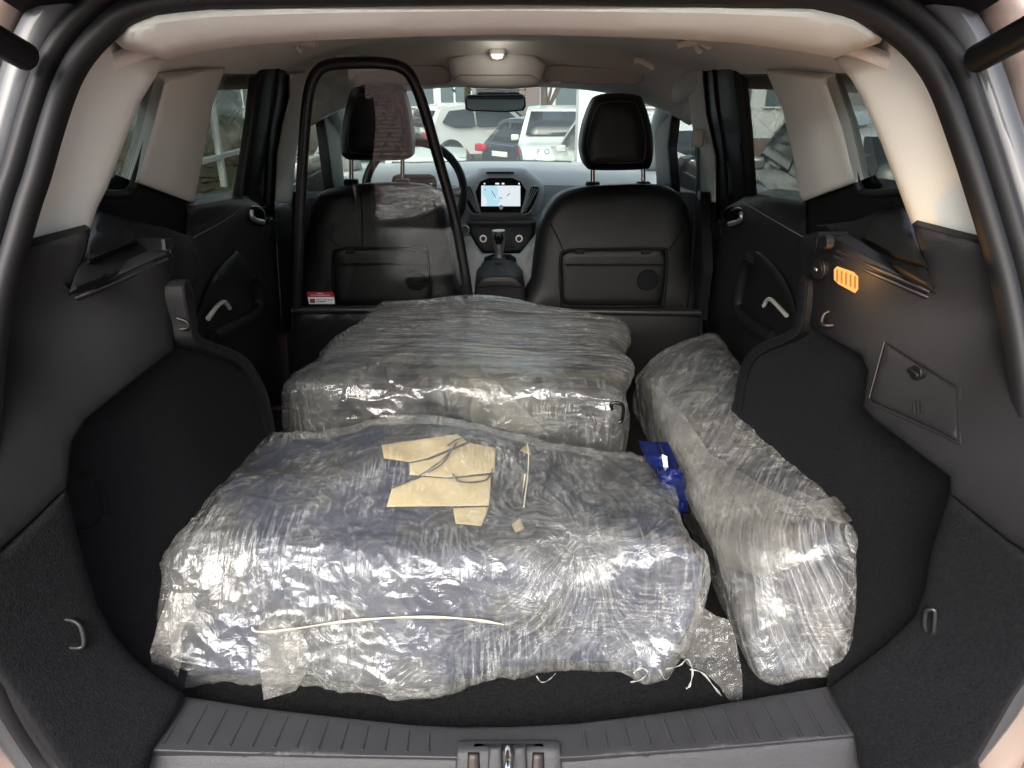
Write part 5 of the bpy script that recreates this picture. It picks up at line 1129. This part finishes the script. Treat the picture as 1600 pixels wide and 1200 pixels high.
# left side: glazed white-framed shelter, leaf-strewn bank, pale wall
bank = []
xs = np.linspace(-16, -2.0, 29); ys = np.linspace(-1, 24, 51)
V = [(x, y, -0.66+0.16*vn(np.array([[x*0.5, y*0.5, 1.0]]))[0]+0.05*abs(x+2)) for y in ys for x in xs]; n = len(xs)
Fc = [(j*n+i, j*n+i+1, (j+1)*n+i+1, (j+1)*n+i) for j in range(len(ys)-1) for i in range(n-1)]
EARTH = pmat('leafy_earth', (0.11, 0.10, 0.062), 0.95, var=0.45, vscale=2.5, bump=0.8, bscale=8)
g = mesh('leaf_bank', V, Fc, EARTH, None, fix=False); tag(g, 'olive ground strewn with brown leaves left of the car', None, None, 'structure')
LEAFB = coremat('fallen_leaf', [(0.0, (0.10, 0.05, 0.02)), (0.5, (0.22, 0.13, 0.05)), (1.0, (0.35, 0.24, 0.10))], 1.7)
rng = np.random.default_rng(3); nl = 2600; V = []; Fc = []
for i in range(nl):
    x = rng.uniform(-11, -2.1); y = rng.uniform(1, 17); z = -0.655+0.16*vn(np.array([[x*0.5, y*0.5, 1.0]]))[0]+0.05*abs(x+2)+0.012
    a = rng.uniform(0, 6.28); r = rng.uniform(0.04, 0.085); tl = rng.uniform(-0.03, 0.05)
    d = np.array([math.cos(a), math.sin(a), 0]); e = np.array([-d[1], d[0], 0]); c = np.array([x, y, z]); b0 = len(V)
    V += [c-d*r, c+e*r*0.5+[0, 0, tl], c+d*r, c-e*r*0.5+[0, 0, 0.02]]; Fc.append((b0, b0+1, b0+2, b0+3))
g = mesh('leaf_litter', V, Fc, LEAFB, None, sharp=None, fix=False); tag(g, 'brown fallen leaves scattered over the bank left of the car', 'leaves', None, 'stuff')
SHG = glassmat('shelter_glass', (0.88, 0.92, 0.90), 1.5)
shl = empty('glazed_shelter', (-4.2, 6.0, -0.6)); bpy.context.view_layer.update(); tag(shl, 'white framed glazed shelter standing on the leafy ground', 'shelter')
for y in (3.2, 5.0, 6.8, 8.6, 10.4, 12.2, 14.0):
    own(box('post', (-4.2, y, 0.75), (0.09, 0.09, 2.9), WHITEP, None, 0.01), shl)
    own(box('glass_panel', (-4.2, y+0.9, 0.95), (0.012, 1.70, 2.3), SHG, None, 0), shl)
for z in (-0.2, 0.95, 2.2): own(box('rail', (-4.19, 9.4, z), (0.07, 12.6, 0.08), WHITEP, None, 0.01), shl)
own(box('lock_box', (-4.1, 8.62, 0.45), (0.10, 0.22, 0.3), BLACKP, None, 0.01), shl)
own(box('roof_sheet', (-5.2, 9.4, 2.30), (2.3, 12.8, 0.06), WHITEP, None, 0.01), shl)
bl = empty('boundary_wall', (-9.5, 8.0, -0.6)); bpy.context.view_layer.update(); tag(bl, 'pale grey wall closing the leafy ground on the left', 'wall')
own(box('wall_face', (-9.5, 10.0, 1.0), (0.3, 34, 4.2), PALE, None, 0.02), bl); own(box('coping', (-9.5, 10.0, 3.15), (0.42, 34, 0.12), WHITEP, None, 0.02), bl)
rw = empty('warehouse', (12, 8, GF)); bpy.context.view_layer.update(); tag(rw, 'dark clad warehouse wall beyond the cars on the right', 'building')
own(box('cladding', (13.5, 8, 1.6), (3.0, 40, 6.0), GREYW, None, 0.02), rw)
for y in np.arange(-8, 24, 4.0): own(box('pilaster', (11.95, y, 1.6), (0.12, 0.5, 5.9), PALE, None, 0.01), rw)
# trees
LEAFG = coremat('leaf_green', [(0.0, (0.030, 0.050, 0.018)), (0.5, (0.055, 0.085, 0.032)), (1.0, (0.10, 0.13, 0.055))], 1.2)
BARK = pmat('tree_bark', (0.08, 0.06, 0.045), 0.9, var=0.3, vscale=4, bump=0.8, bscale=20)
def tree(label, x, y, h, rad_, seed, gz=GF):
    rg = np.random.default_rng(seed); root = empty('tree', (x, y, gz)); bpy.context.view_layer.update(); tag(root, label, 'tree', 'trees ahead of the car')
    P = crom([(x, y, gz), (x+rg.uniform(-.1, .1), y, gz+h*0.3), (x+rg.uniform(-.3, .3), y+rg.uniform(-.3, .3), gz+h*0.8)], 6)
    tk = own(tube('trunk', P, np.linspace(0.16, 0.04, len(P)), BARK, None, 10), root)
    cl = []
    for i in range(9):
        a = rg.uniform(0, 6.28); e = np.array([x+math.cos(a)*rad_*rg.uniform(.4, .9), y+math.sin(a)*rad_*rg.uniform(.4, .9), gz+h*rg.uniform(.45, .95)]); st_ = P[int(len(P)*rg.uniform(.4, .9))]
        own(tube('limb', crom([st_, (st_+e)/2+[0, 0, .2], e], 4), np.linspace(0.05, 0.012, 9), BARK, None, 6), tk); cl.append(e)
        for _ in range(2): cl.append(e+rg.normal(0, rad_*0.22, 3))
    V = []; Fc = []
    for c in cl:
        for _ in range(130):
            p_ = c+rg.normal(0, rad_*0.17, 3); d = rg.normal(0, 1, 3); d /= np.linalg.norm(d); e = np.cross(d, rg.normal(0, 1, 3)); e /= np.linalg.norm(e); r = rg.uniform(.06, .13); b0 = len(V)
            V += [p_-d*r, p_+e*r*.5, p_+d*r, p_-e*r*.5]; Fc.append((b0, b0+1, b0+2, b0+3))
    own(mesh('crown', V, Fc, LEAFG, None, sharp=None, fix=False), root)
tree('leafy tree behind the white sport utility car', -0.9, 21, 5.6, 1.5, 1)
tree('broad leafy tree directly ahead above the dark estate car', 1.3, 20, 5.4, 1.6, 2)
tree('slim leafy tree at the corner of the office block', -4.6, 25, 5.2, 1.4, 5)
